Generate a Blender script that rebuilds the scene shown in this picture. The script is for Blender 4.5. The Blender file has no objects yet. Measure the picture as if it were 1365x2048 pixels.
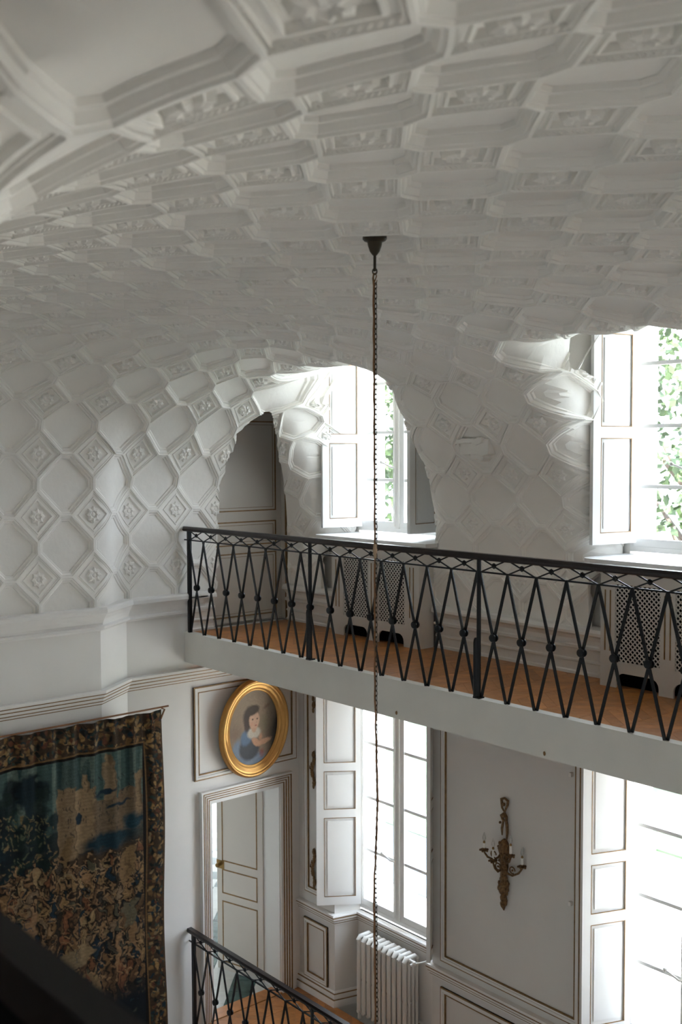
import bpy, bmesh, math, random
import numpy as np
from mathutils import Vector, Matrix
PI = math.pi
rnd = random.Random(7)
SC = bpy.context.scene
COL = SC.collection

# ------------------------------------------------------------------ camera
yaw, pitch, roll = math.radians(49.6331), math.radians(-3.1186), math.radians(-0.2089)
EYE = Vector((0.0, 0.0, 1.69))
fw = Vector((-math.sin(yaw) * math.cos(pitch), math.cos(yaw) * math.cos(pitch), math.sin(pitch)))
rt = fw.cross(Vector((0, 0, 1))).normalized()
up = rt.cross(fw)
cr, sr = math.cos(roll), math.sin(roll)
R_ = cr * rt + sr * up
U_ = -sr * rt + cr * up
camd = bpy.data.cameras.new('camera')
cam = bpy.data.objects.new('camera', camd)
COL.objects.link(cam)
m3 = Matrix((R_, U_, -fw)).transposed()
cam.matrix_world = Matrix.Translation(EYE) @ m3.to_4x4()
camd.sensor_fit = 'VERTICAL'
camd.sensor_height = 36.0
camd.sensor_width = 24.0
camd.lens = 2174.74 / 2048 * 36.0
camd.clip_start = 0.02
camd.clip_end = 400
camd.dof.use_dof = True
camd.dof.focus_distance = 8.0
camd.dof.aperture_fstop = 3.2
SC.camera = cam
FPX = 2174.74
def project(p):
    q = Vector(p) - EYE
    d = q.dot(fw)
    if d <= 0.05: return None
    return (682.5 + FPX * q.dot(R_) / d, 1024 - FPX * q.dot(U_) / d, d)
def pick(x, y, axis, val):
    """world point where the sight line of a measured spot meets a plane of the room"""
    d = R_ * ((x - 682.5) / FPX) + U_ * (-(y - 1024) / FPX) + fw
    o = EYE
    t = (val - o[axis]) / d[axis]
    return o + d * t

# ------------------------------------------------------------------ world, light, exposure
SC.view_settings.view_transform = 'Standard'
SC.view_settings.look = 'None'
SC.view_settings.exposure = 0.78
SC.view_settings.gamma = 1.0
SC.view_settings.use_curve_mapping = False
try:
    SC.cycles.use_denoising = True
    SC.cycles.denoiser = 'OPENIMAGEDENOISE'
    SC.cycles.max_bounces = 8
    SC.cycles.diffuse_bounces = 6
    SC.cycles.glossy_bounces = 3
    SC.cycles.transparent_max_bounces = 10
    SC.cycles.sample_clamp_indirect = 8.0
    SC.cycles.caustics_reflective = False
    SC.cycles.caustics_refractive = False
except Exception:
    pass
world = bpy.data.worlds.new('sky')
SC.world = world
world.use_nodes = True
wn = world.node_tree
bg = wn.nodes['Background']
tc = wn.nodes.new('ShaderNodeTexCoord')
sp = wn.nodes.new('ShaderNodeSeparateXYZ')
cr_ = wn.nodes.new('ShaderNodeValToRGB')
wn.links.new(tc.outputs['Generated'], sp.inputs[0])
wn.links.new(sp.outputs['Z'], cr_.inputs[0])
cr_.color_ramp.elements[0].position = 0.0
cr_.color_ramp.elements[0].color = (0.86, 0.93, 1.0, 1)
cr_.color_ramp.elements[1].position = 1.0
cr_.color_ramp.elements[1].color = (0.72, 0.84, 1.0, 1)
wn.links.new(cr_.outputs['Color'], bg.inputs['Color'])
SKY = 9.0
bg.inputs['Strength'].default_value = SKY

sun = bpy.data.lights.new('sun', 'SUN'); sun.energy = 44.0; sun.angle = math.radians(1.0); sun.color = (1.0, .95, .87)
sun_o = bpy.data.objects.new('sun', sun); COL.objects.link(sun_o)
sun_o.rotation_euler = Vector((-1.0, .10, -.85)).to_track_quat('-Z', 'Y').to_euler()      # rakes along the facade, never into the rooms
def portal(name, loc, sx, sy, aim):
    l = bpy.data.lights.new(name, 'AREA')
    l.shape = 'RECTANGLE'
    l.size = sx; l.size_y = sy
    l.cycles.is_portal = True
    o = bpy.data.objects.new(name, l)
    COL.objects.link(o)
    o.location = loc
    o.rotation_euler = Vector(aim).to_track_quat('-Z', 'Y').to_euler()
    return o
WX = [-8.10, -4.93, -1.76, 1.41]          # left edge of each window, pitch 3.17
for x in WX:
    portal('daylight_portal', (x + .57, 7.5, 1.93), 1.14, 2.0, (0, -1, 0))
    portal('daylight_portal', (x + .57, 7.5, -1.6), 1.14, 2.6, (0, -1, 0))
portal('daylight_portal', (-21.9, 12.0, -2.2), 7.0, 3.0, (1, 0, 0))

# ------------------------------------------------------------------ helpers
class MB:
    def __init__(s): s.v = []; s.f = []
    def add(s, vs, fs):
        n = len(s.v); s.v += [tuple(v) for v in vs]; s.f += [tuple(i + n for i in f) for f in fs]; return s
    def box(s, x0, x1, y0, y1, z0, z1):
        if x0 > x1: x0, x1 = x1, x0
        if y0 > y1: y0, y1 = y1, y0
        if z0 > z1: z0, z1 = z1, z0
        return s.add([(x0, y0, z0), (x1, y0, z0), (x1, y1, z0), (x0, y1, z0), (x0, y0, z1), (x1, y0, z1), (x1, y1, z1), (x0, y1, z1)],
                     [(3, 2, 1, 0), (4, 5, 6, 7), (0, 1, 5, 4), (1, 2, 6, 5), (2, 3, 7, 6), (3, 0, 4, 7)])
    def bar(s, a, b, w, d, upv=(0, 1, 0)):
        a = Vector(a); b = Vector(b); t = (b - a).normalized(); u = Vector(upv); q = t.cross(u).normalized() * (w / 2); u = q.cross(t).normalized() * (d / 2)
        vs = [a - q - u, a + q - u, a + q + u, a - q + u, b - q - u, b + q - u, b + q + u, b - q + u]
        return s.add(vs, [(0, 1, 2, 3), (7, 6, 5, 4), (4, 5, 1, 0), (5, 6, 2, 1), (6, 7, 3, 2), (7, 4, 0, 3)])
    def tube(s, pts, r, n=8, closed=False, cap=True):
        pts = [Vector(p) for p in pts]
        rr = r if isinstance(r, (list, tuple)) else [r] * len(pts)
        base = len(s.v); prev = None; N = len(pts)
        for i, p in enumerate(pts):
            if closed: t = (pts[(i + 1) % N] - pts[i - 1]).normalized()
            else: t = (pts[min(i + 1, N - 1)] - pts[max(i - 1, 0)]).normalized()
            if prev is None:
                a = Vector((0, 0, 1)) if abs(t.z) < .9 else Vector((1, 0, 0))
                u = t.cross(a).normalized()
            else:
                u = (prev - t * prev.dot(t)).normalized()
            prev = u; w = t.cross(u)
            for k in range(n):
                an = 2 * PI * k / n
                s.v.append(tuple(p + (u * math.cos(an) + w * math.sin(an)) * rr[i]))
        for i in range(N if closed else N - 1):
            for k in range(n):
                a = base + i * n; b = base + ((i + 1) % N) * n
                s.f.append((a + k, a + (k + 1) % n, b + (k + 1) % n, b + k))
        if cap and not closed:
            s.f.append(tuple(base + k for k in reversed(range(n))))
            s.f.append(tuple(base + (N - 1) * n + k for k in range(n)))
        return s
    def lathe(s, prof, c, axis='z', n=16):
        base = len(s.v); c = Vector(c)
        for (r, h) in prof:
            for k in range(n):
                a = 2 * PI * k / n
                x, y = r * math.cos(a), r * math.sin(a)
                v = {'z': (x, y, h), 'y': (x, h, -y), 'x': (h, x, y)}[axis]
                s.v.append(tuple(c + Vector(v)))
        for i in range(len(prof) - 1):
            for k in range(n):
                a = base + i * n; b = a + n
                s.f.append((a + k, a + (k + 1) % n, b + (k + 1) % n, b + k))
        s.f.append(tuple(base + k for k in reversed(range(n))))
        s.f.append(tuple(base + (len(prof) - 1) * n + k for k in range(n)))
        return s
    def ball(s, c, r, n=8, m=5, sc=(1, 1, 1)):
        prof = [(max(1e-4, r * math.sin(PI * i / m)), -r * math.cos(PI * i / m)) for i in range(m + 1)]
        b = len(s.v); s.lathe(prof, (0, 0, 0), 'z', n)
        for i in range(b, len(s.v)):
            x, y, z = s.v[i]; s.v[i] = (c[0] + x * sc[0], c[1] + y * sc[1], c[2] + z * sc[2])
        return s
    def prism(s, poly, z0, z1):
        n = len(poly)
        vs = [(x, y, z0) for x, y in poly] + [(x, y, z1) for x, y in poly]
        fs = [tuple(reversed(range(n))), tuple(range(n, 2 * n))] + [(i, (i + 1) % n, n + (i + 1) % n, n + i) for i in range(n)]
        return s.add(vs, fs)
    def sweep(s, path, prof, side=1):
        """moulding: profile (out, z) swept along a mitred path in plan; side=+1 projects to the left of travel"""
        P = [Vector((p[0], p[1])) for p in path]; N = len(P); dirs = []
        for i in range(N - 1): dirs.append((P[i + 1] - P[i]).normalized())
        base = len(s.v); m = len(prof)
        for i in range(N):
            d0 = dirs[max(0, i - 1)]; d1 = dirs[min(N - 2, i)]
            n0 = Vector((-d0.y, d0.x)) * side; n1 = Vector((-d1.y, d1.x)) * side
            nn = (n0 + n1); nn = nn / max(1e-6, nn.length); k = 1 / max(.3, nn.dot(n1))
            for (o, z) in prof:
                q = P[i] + nn * (o * k); s.v.append((q.x, q.y, z))
        for i in range(N - 1):
            for j in range(m - 1):
                a = base + i * m + j; b = a + m
                s.f.append((a, b, b + 1, a + 1))
        s.f.append(tuple(base + j for j in range(m))); s.f.append(tuple(base + (N - 1) * m + j for j in reversed(range(m))))
        return s
    def mesh(s, name, mat, smooth=False, angle=35):
        me = bpy.data.meshes.new(name); me.from_pydata(s.v, [], s.f)
        if mat: me.materials.append(mat)
        me.update()
        bm = bmesh.new(); bm.from_mesh(me); bmesh.ops.recalc_face_normals(bm, faces=bm.faces); bm.to_mesh(me); bm.free()
        if smooth: set_smooth(me, angle)
        return me
    def build(s, name, mat, parent=None, smooth=False, angle=35):
        return put(name, s.mesh(name, mat, smooth, angle), parent)
def set_smooth(me, angle=35):
    me.polygons.foreach_set('use_smooth', [True] * len(me.polygons))
    try: me.set_sharp_from_angle(angle=math.radians(angle))
    except Exception: pass
def put(name, me, parent=None, loc=(0, 0, 0), rot=(0, 0, 0)):
    o = bpy.data.objects.new(name, me); COL.objects.link(o)
    o.location = loc; o.rotation_euler = rot
    if parent is not None: o.parent = parent
    return o
def thing(name, label, cat, loc=(0, 0, 0), group=None):
    """Empty at the thing's base; parts are built in room coordinates and hang on it"""
    o = bpy.data.objects.new(name, None); COL.objects.link(o); o.location = loc
    o['label'] = label; o['category'] = cat
    if group: o['group'] = group
    return o
def tag(o, label, cat, group=None):
    o['label'] = label; o['category'] = cat
    if group: o['group'] = group
    return o
def struct(o): o['kind'] = 'structure'; return o
def label(o, t): o['label'] = t; return o

# ------------------------------------------------------------------ materials
def mat(name, col, rough=.6, metal=0., bump=0., bscale=30., var=0., vscale=3., spec=.5, objrand=0.):
    m = bpy.data.materials.new(name); m.use_nodes = True; nt = m.node_tree; b = nt.nodes['Principled BSDF']
    b.inputs['Base Color'].default_value = (*col, 1); b.inputs['Roughness'].default_value = rough; b.inputs['Metallic'].default_value = metal
    b.inputs['Specular IOR Level'].default_value = spec
    co = nt.nodes.new('ShaderNodeTexCoord')
    if var > 0 or objrand > 0:
        ns = nt.nodes.new('ShaderNodeTexNoise'); ns.inputs['Scale'].default_value = vscale; ns.inputs['Detail'].default_value = 5
        nt.links.new(co.outputs['Object'], ns.inputs['Vector'])
        mr = nt.nodes.new('ShaderNodeMapRange'); mr.inputs[1].default_value = .3; mr.inputs[2].default_value = .7
        mr.inputs[3].default_value = 1 - var; mr.inputs[4].default_value = 1 + var
        nt.links.new(ns.outputs['Fac'], mr.inputs[0]); src = mr.outputs[0]
        if objrand > 0:
            oi = nt.nodes.new('ShaderNodeObjectInfo'); m2 = nt.nodes.new('ShaderNodeMapRange'); m2.inputs[3].default_value = 1 - objrand; m2.inputs[4].default_value = 1 + objrand
            nt.links.new(oi.outputs['Random'], m2.inputs[0]); mm = nt.nodes.new('ShaderNodeMath'); mm.operation = 'MULTIPLY'
            nt.links.new(src, mm.inputs[0]); nt.links.new(m2.outputs[0], mm.inputs[1]); src = mm.outputs[0]
        vm = nt.nodes.new('ShaderNodeVectorMath'); vm.operation = 'SCALE'; vm.inputs[0].default_value = col
        nt.links.new(src, vm.inputs['Scale']); nt.links.new(vm.outputs[0], b.inputs['Base Color'])
    if bump > 0:
        n2 = nt.nodes.new('ShaderNodeTexNoise'); n2.inputs['Scale'].default_value = bscale; n2.inputs['Detail'].default_value = 4
        nt.links.new(co.outputs['Object'], n2.inputs['Vector'])
        bp = nt.nodes.new('ShaderNodeBump'); bp.inputs['Strength'].default_value = bump; bp.inputs['Distance'].default_value = .01
        nt.links.new(n2.outputs['Fac'], bp.inputs['Height']); nt.links.new(bp.outputs[0], b.inputs['Normal'])
    return m
PLASTER = mat('stucco_white', (.885, .86, .815), .75, bump=.25, bscale=18, var=.03, vscale=2.5, spec=.3)
WALLW = mat('painted_wall', (.82, .80, .77), .65, bump=.12, bscale=9, var=.02, spec=.3)
PANELW = mat('painted_panel', (.66, .635, .60), .6, bump=.08, bscale=9, var=.02, spec=.3)
WOODW = mat('painted_woodwork', (.80, .79, .77), .4, var=.01)
DOORW = mat('painted_door', (.66, .62, .57), .5, var=.02)
FASCIA = mat('fascia_paint', (.74, .72, .67), .7, bump=.2, bscale=6, var=.03, vscale=4, spec=.3)
GOLD = mat('old_gilding', (.27, .16, .065), .5, .35, var=.25, vscale=25)
GILT = mat('bright_gilding', (.52, .28, .085), .38, .75, bump=.1, bscale=20, var=.15, vscale=6)
BRONZE = mat('aged_bronze', (.20, .115, .05), .45, .6, var=.4, vscale=60, bump=.5, bscale=90)
IRON = mat('black_iron', (.008, .010, .012), .38, .3, bump=.1, bscale=60)
NRAIL = mat('near_rail', (.010, .008, .008), .6, 0, spec=.15)
RAILW = mat('dark_handrail', (.018, .012, .012), .32, .1)
OAK = mat('oak_plank', (.43, .175, .052), .38, bump=.15, bscale=25, var=.16, vscale=14, objrand=.2)
OAKB = mat('oak_ground', (.22, .10, .04), .5)
BLACK = mat('black_board_shade', (.002, .002, .003), .8, spec=.1)  # apron board's own black; inside the radiator covers it paints shade
MWHITE = mat('white_marble', (.66, .68, .66), .22, var=.08, vscale=6, objrand=.05)
MGREEN = mat('green_marble', (.035, .085, .075), .2, var=.4, vscale=9)
WAX = mat('ivory_sleeve', (.85, .83, .78), .5)
RADW = mat('radiator_paint', (.74, .72, .68), .35)
BRASS = mat('brass', (.30, .19, .07), .35, .8)
def glass_mat(name, tint=(1, 1, 1), gl=.06):
    m = bpy.data.materials.new(name); m.use_nodes = True; nt = m.node_tree
    for n in list(nt.nodes): nt.nodes.remove(n)
    out = nt.nodes.new('ShaderNodeOutputMaterial'); tr = nt.nodes.new('ShaderNodeBsdfTransparent'); tr.inputs[0].default_value = (*tint, 1)
    g = nt.nodes.new('ShaderNodeBsdfGlossy'); g.inputs['Roughness'].default_value = .02
    mx = nt.nodes.new('ShaderNodeMixShader'); mx.inputs[0].default_value = gl
    nt.links.new(tr.outputs[0], mx.inputs[1]); nt.links.new(g.outputs[0], mx.inputs[2]); nt.links.new(mx.outputs[0], out.inputs[0])
    return m
GLASS = glass_mat('window_glass', (.97, .985, 1.0))
BULB = glass_mat('bulb_glass', (.9, .9, .88), .2)
def attr_mat(name, rough=.8, bump=0., bscale=200):
    m = bpy.data.materials.new(name); m.use_nodes = True; nt = m.node_tree; b = nt.nodes['Principled BSDF']
    a = nt.nodes.new('ShaderNodeAttribute'); a.attribute_name = 'print'
    nt.links.new(a.outputs['Color'], b.inputs['Base Color']); b.inputs['Roughness'].default_value = rough; b.inputs['Specular IOR Level'].default_value = .25
    if bump:
        co = nt.nodes.new('ShaderNodeTexCoord'); n2 = nt.nodes.new('ShaderNodeTexNoise'); n2.inputs['Scale'].default_value = bscale
        nt.links.new(co.outputs['Object'], n2.inputs['Vector']); bp = nt.nodes.new('ShaderNodeBump'); bp.inputs['Strength'].default_value = bump; bp.inputs['Distance'].default_value = .01
        nt.links.new(n2.outputs['Fac'], bp.inputs['Height']); nt.links.new(bp.outputs[0], b.inputs['Normal'])
    return m
def lin(c): return tuple((x / 255 / 12.92) if x / 255 <= .04045 else ((x / 255 + .055) / 1.055) ** 2.4 for x in c)

# ------------------------------------------------------------------ levels
F1 = 0.0            # gallery floor
F0 = -3.87          # lower gallery floor
CT = .37            # top of the cornice where the stucco begins
XL, XLN = -8.75, -8.45          # left wall: recessed part, nearer part
YB = 6.85           # lower window wall
YU = 6.70           # upper window wall
JOG = [(XLN, -1.2), (XLN, 4.45), (XL, 4.87), (XL, 7.2)]

# ------------------------------------------------------------------ structure: walls, floors
def wall_left():
    w = MB()
    # lower wall in front of the jog
    w.prism([(XLN, -1.2), (XLN, 4.45), (XL, 4.87), (-9.15, 4.87), (-9.15, -1.2)], -7.6, CT)
    w.box(-9.15, XL, 4.87, 5.763, -7.6, CT)
    w.box(-9.15, XL, 5.763, 6.603, -7.6, F0 - .02)
    w.box(-9.15, XL, 5.763, 6.603, -1.705, F1 - .02)
    w.box(-9.15, XL, 6.603, 7.5, -7.6, F1 - .02)
    w.box(-9.15, -8.93, 4.87, 7.5, CT, 3.4)
    w.box(-9.15, -8.93, 5.7, 7.5, F1 - .02, CT)
    w.box(-9.15, -8.93, -1.2, 4.87, CT, 3.4)
    o = struct(w.build('wall_left', WALLW)); return o
WL = wall_left()
def wall_back():
    w = MB(); edges = [-9.15] + sum([[x, x + 1.14] for x in WX], []) + [4.2]
    for i in range(0, len(edges), 2):
        w.box(edges[i], edges[i + 1], 7.12, 7.47, -7.6, 3.4)                       # outer skin piers
    for x in WX:
        w.box(x, x + 1.14, 7.12, 7.47, 2.95, 3.4)
        w.box(x, x + 1.14, 7.12, 7.47, -.33, .90)
        w.box(x, x + 1.14, 7.12, 7.47, -7.6, -2.93)
    # lower storey inner piers, a little wider than the outer ones
    xs = [-9.15]
    for x in WX: xs += [x - .08, x + 1.30]
    xs.append(4.2)
    for i in range(0, len(xs), 2):
        if i == 0:
            w.prism([(-9.15, YB), (-8.18, YB), (-8.10, 7.13), (-9.15, 7.13)], F0 - .3, -.3)
        else:
            w.box(xs[i], xs[i + 1], YB, 7.13, F0 - .3, -.3)
    # embrasure backing behind the stucco
    for x in WX: w.box(x - .40, x - .07, 6.90, 7.13, .5, 3.4); w.box(x + 1.25, x + 1.9, 7.02, 7.13, .5, 3.4)
    w.box(-8.9, 4.2, 6.78, 7.13, -.3, .87)
    o = struct(w.build('wall_back', mat('painted_panelling', (.73, .71, .675), .62, bump=.1, bscale=9, var=.02, spec=.3))); return o
WB = wall_back()
def wall_front():
    w = MB(); e = [-9.15] + sum([[x, x + 1.14] for x in WX], []) + [4.2]
    for i in range(0, len(e), 2): w.box(e[i], e[i + 1], -1.1, -.75, -7.6, F1)
    for k, x in enumerate(WX):
        w.box(x, x + 1.14, -1.1, -.75, -7.6, F1)
    w.box(-9.15, 4.2, -1.1, -.75, F1, 3.4)
    return struct(w.build('wall_front', WALLW))
WF = wall_front()
struct(MB().box(4.2, 4.5, -1.2, 7.5, -7.6, 3.4).build('wall_right', WALLW))
CE = struct(MB().box(-9.3, 4.5, -1.2, 7.5, 3.4, 3.6).build('ceiling', PLASTER))
struct(MB().box(-9.15, 4.2, -1.1, 7.47, -7.8, -7.6).build('floor', MWHITE))  # unseen bottom floor, made white to bounce light up to the ceiling
slab_up = struct(MB().box(-8.74, 4.2, 5.52, 6.74, -.27, -.012).build('floor', OAKB))
slab_lo = struct(MB().box(-8.74, 4.2, 5.52, YB, F0 - .3, F0 - .012).build('floor', OAKB))
struct(MB().box(-8.44, 4.2, -.75, .68, -.27, 0).build('floor', OAKB))
fa = MB(); fa.box(-8.79 + .045, 4.2, 5.485, 5.52, -.285, .0); fa.box(-8.745, 4.2, 5.475, 5.55, -.004, .006)
FAS = struct(fa.build('trim_1', FASCIA))
h = MB()
for (x, z) in ((-5.821, -.241), (-4.429, -.254)):
    h2 = MB(); h2.ball((x, 5.482, z), .011, 6, 4, (1, .6, 1.4)); h2.tube([(x, 5.482, z), (x + .008, 5.468, z - .004), (x + .012, 5.462, z + .012)], .003, 5)
    label(h2.build('hook_stub', GOLD, FAS), 'small rusty hook stub')
fb = MB(); fb.box(-8.745, 4.2, 5.485, 5.52, F0 - .3, F0)
struct(fb.build('trim_2', FASCIA))

# ------------------------------------------------------------------ parquet
def clip_poly(poly, axis, val, keep_greater):
    out = []
    for i in range(len(poly)):
        a = poly[i]; b = poly[(i + 1) % len(poly)]
        ia = (a[axis] >= val) if keep_greater else (a[axis] <= val); ib = (b[axis] >= val) if keep_greater else (b[axis] <= val)
        if ia: out.append(a)
        if ia != ib:
            t = (val - a[axis]) / (b[axis] - a[axis]); out.append(tuple(a[k] + t * (b[k] - a[k]) for k in range(2)))
    return out
def chevrons(parent, x0, x1, y0, y1, z, cw=.27, ph=.095):
    cache = {}; n = int((x1 - x0) / cw); g = .0012; cnt = 0
    for m in range(n + 1):
        s = 1 if m % 2 == 0 else -1; xa = x0 + m * cw
        k0 = int((y0 - cw) / ph) - 1; k1 = int((y1 + cw) / ph) + 1
        for k in range(k0, k1):
            ya = k * ph; base = [(xa + g, ya + g), (xa + cw - g, ya + s * cw * .8 + g), (xa + cw - g, ya + s * cw * .8 + ph - g), (xa + g, ya + ph - g)]
            p = base
            for ax, v, gr in ((1, y0, True), (1, y1, False), (0, x1, False)):
                if len(p) > 2: p = clip_poly(p, ax, v, gr)
            if len(p) < 3: continue
            ar = abs(sum(p[i][0] * p[(i + 1) % len(p)][1] - p[(i + 1) % len(p)][0] * p[i][1] for i in range(len(p)))) / 2
            if ar < .0006: continue
            if p == base:
                if s not in cache:
                    cache[s] = MB().prism([(x - xa, y - ya) for x, y in base], -.012, 0).mesh('plank', OAK)
                put('plank', cache[s], parent, (xa, ya, z))
            else:
                MB().prism([(x - xa, y - ya) for x, y in p], -.012, 0).build('plank', OAK, parent).location = (xa, ya, z)
            cnt += 1
    return cnt
chevrons(slab_up, -8.73, -3.0, 5.555, 6.73, 0.0, .30, .098)
chevrons(slab_lo, -8.72, -6.2, 5.555, 6.84, F0)
MB().box(-3.0, 4.2, 5.555, 6.73, -.012, 0).build('far_boards', OAK, slab_up)

# marble hall beyond the lower door
HALLP = [(-22, 4.6), (-8.9, 4.6), (-8.9, 7.5), (-9.5, 7.5), (-22, 17.0)]
hall = struct(MB().prism(HALLP, F0 - .2, F0 - .012).build('floor', WALLW))
s45 = .25; cache = {}
fm = bpy.data.materials.new('far_marble'); fm.use_nodes = True; nt = fm.node_tree; b = nt.nodes['Principled BSDF']; b.inputs['Roughness'].default_value = .2
tcn = nt.nodes.new('ShaderNodeTexCoord'); mp = nt.nodes.new('ShaderNodeMapping'); mp.inputs['Rotation'].default_value = (0, 0, PI / 4); ck = nt.nodes.new('ShaderNodeTexChecker')
ck.inputs['Color1'].default_value = (.66, .68, .66, 1); ck.inputs['Color2'].default_value = (.035, .085, .075, 1); ck.inputs['Scale'].default_value = 1 / s45
mp.inputs['Location'].default_value = (0, 0, .5)
nt.links.new(tcn.outputs['Object'], mp.inputs[0]); nt.links.new(mp.outputs[0], ck.inputs['Vector']); nt.links.new(ck.outputs['Color'], b.inputs['Base Color'])
MB().prism([(-22, 4.6), (-11.4, 4.6), (-11.4, 8.95), (-22, 17.0)], F0 - .01, F0).build('far_paving', fm, hall)
for a in range(-40, 40):
    for c in range(-40, 40):
        cx = -10 + (a - c) * s45 / math.sqrt(2); cy = 6.2 + (a + c) * s45 / math.sqrt(2)
        if not (-11.6 < cx < -8.6 and 5.5 < cy < 7.9): continue
        q = s45 / math.sqrt(2) - .0015; green = (a % 2 == 1)
        poly = [(cx + q, cy), (cx, cy + q), (cx - q, cy), (cx, cy - q)]
        p = clip_poly(poly, 0, -8.90, False)
        if len(p) > 2: p = clip_poly(p, 0, -11.4, True)
        if len(p) < 3: continue
        MB().prism(p, F0 - .01, F0).build('tile', MGREEN if green else MWHITE, hall)
struct(MB().box(-22, -9.15, 4.3, 4.6, F0, .0).box(-22.3, -22, 4.3, 8.2, F0, 0).box(-22.3, -22, 15.8, 17.0, F0, 0)
       .prism([(-22.3, 4.3), (-9.15, 4.3), (-9.15, 7.5), (-9.5, 7.7), (-22.3, 17.4)], 0, .15).prism([(-9.15, 7.4), (-9.15, 7.6), (-9.4, 7.75), (-22, 17.3), (-22, 17.0), (-9.5, 7.5)], F0 - .6, 0).build('wall_hall', WALLW))
ths = MB().box(-8.9, XL + .02, 5.763, 6.603, F0 - .01, F0 + .004).build('threshold', OAK, hall)

# ------------------------------------------------------------------ stucco shell
def table(pts, lo, hi, step=.02, w=.42):
    x = np.arange(lo, hi + step, step); k = np.array([p[0] for p in pts], float); out = []
    for c in (1, 2):
        y = np.interp(x, k, np.array([p[c] for p in pts]))
        n = int(w / step); ker = np.ones(2 * n + 1) / (2 * n + 1)
        for _ in range(2):
            yp = np.pad(y, n, mode='reflect', reflect_type='odd'); y = np.convolve(yp, ker, 'valid')
        out.append(y)
    return x, out[0], out[1]
IA = [(-12, 4.12, 0), (0, -2.0, 0), (4, -4.04, 0), (8, -6.0, 0), (9, -6.50, 0.0), (10, -6.99, .015), (11, -7.48, .065), (12, -7.93, .25), (13, -8.27, .54), (14, -8.44, 1.0), (15, -8.45, 1.535), (16, -8.45, 2.055), (17, -8.45, 2.57), (18, -8.45, 3.1)]
JB = [(-9, .44, 2.3), (-8, .44, 1.85), (-7, .5, 1.42), (-6, .65, .95), (-5, .90, .52), (-4, 1.26, .24), (-3, 1.74, .09), (-2, 2.19, .015), (-1, 2.62, .0), (0, 3.09, 0), (1, 3.58, 0), (2, 4.09, .0), (3, 4.60, .015), (4, 5.10, .07), (5, 5.54, .20), (6, 5.97, .42), (7, 6.36, .77), (8, 6.61, 1.18), (9, 6.695, 1.60), (10, 6.70, 2.03), (11, 6.70, 2.46), (12, 6.7, 2.9)]
TI = table(IA, -12, 18); TJ = table(JB, -9, 12)
ZT = 2.705
def sm(a, b, x):
    t = np.clip((x - a) / (b - a), 0, 1); return t * t * (3 - 2 * t)
def rbox(px, py, hx, hy, r):
    qx = np.abs(px) - hx + r; qy = np.abs(py) - hy + r
    return np.hypot(np.maximum(qx, 0), np.maximum(qy, 0)) + np.minimum(np.maximum(qx, qy), 0) - r
PU, PV = .50, .45
def openings(i, j):
    """signed distance (m, along the skin) to each embrasure; returns a list of (d, yside, R, D, rise)"""
    X = -2.0 - .503 * i
    L = []
    for q, xc in enumerate((-7.475, -4.15, -1.0, 2.1)):
        s = j * PV; st, sb = 5.3 * PV, 14 * PV
        wr = 1.40 if q == 0 else 1.05
        wl = 1.15 if q == 0 else 1.05
        wid = np.where(X > xc, wr, wl)
        d = rbox((X - xc) / wid, s - (st + sb) / 2, .645, (sb - st) / 2, .27)
        d = np.where(j > 2, d, 9.0); L.append((d, 1, .17, .20, (.36 if q == 0 else .50) + 0 * X))
    s = j * PV; st, sb = NO[2] * PV, -16 * PV
    d = rbox(X - NO[0], s - (st + sb) / 2, NO[1], (st - sb) / 2, NO[3])
    d = np.where(j < -1, d, 9.0); L.append((d, -1, NO[4], NO[5], NO[6] + 0 * X))
    return L
NO = (.008, 2.40, -4.36, 1.19, .60, .20, 1.136)
def base(i, j):
    xi = np.interp(i, TI[0], TI[1]); dl = np.interp(i, TI[0], TI[2])
    yj = np.interp(j, TJ[0], TJ[1]); dw = np.interp(j, TJ[0], TJ[2])
    z = ZT - np.hypot(dl, dw)
    y = yj + .025 * np.clip(i, 0, 12) * (1 - sm(.25, .9, dw)) + np.interp(i, [8, 11, 12, 13, 20], [0, .075, .03, 0, 0]) * (1 - sm(.2, .8, dw))
    x = xi - np.interp(i, [2, 4, 5, 6, 7, 8], [.03, .05, .12, .18, .14, .16]) * sm(-.03, .2, dw) * (1 - sm(.15, .6, dl)) * (j > 0)
    x = x - .30 * sm(4.45, 4.87, y) * sm(2.2, 1.2, z) * sm(.25, .8, dl)
    return x, y, z
def surf(i, j):
    i = np.asarray(i, float); j = np.asarray(j, float); ii = i.copy(); jj = j.copy(); oy = np.zeros_like(i); oz = np.zeros_like(i)
    e = 1e-3; A = openings(i, j); Bx = openings(i + e, j); By = openings(i, j + e)
    for (d, sd, Rr, D, rise), (dx, *_), (dy, *_) in zip(A, Bx, By):
        act = d < Rr
        gi = (dx - d) / e; gj = (dy - d) / e            # per lattice unit
        gu, gv = gi / PU, gj / PV; gl = np.maximum(np.hypot(gu, gv), 1e-6); gu /= gl; gv /= gl
        dn = np.minimum(d, 0)
        ii = np.where(act, ii - dn * gu / PU, ii); jj = np.where(act, jj - dn * gv / PV, jj)
        t = np.clip(1 - d / Rr, 0, 1)
        hh = D * (1 - np.sqrt(np.maximum(0, 1 - t * t))) + np.maximum(0, -d) * (1.0 + (2.4 * sm(.05, .6, np.abs(gv)) if sd > 0 else 0))
        if sd > 0:
            zb = ZT - np.interp(j, TJ[0], TJ[2]); hh = hh * sm(.70, .92, zb)
        hh = np.where(act, hh, 0)
        oy += sd * hh; oz += rise * hh * (sm(.05, .55, np.abs(gv)) if sd > 0 else np.abs(gv))
    x, y, z = base(ii, jj)
    return np.stack([x, y + oy, z + oz], -1)
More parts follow.
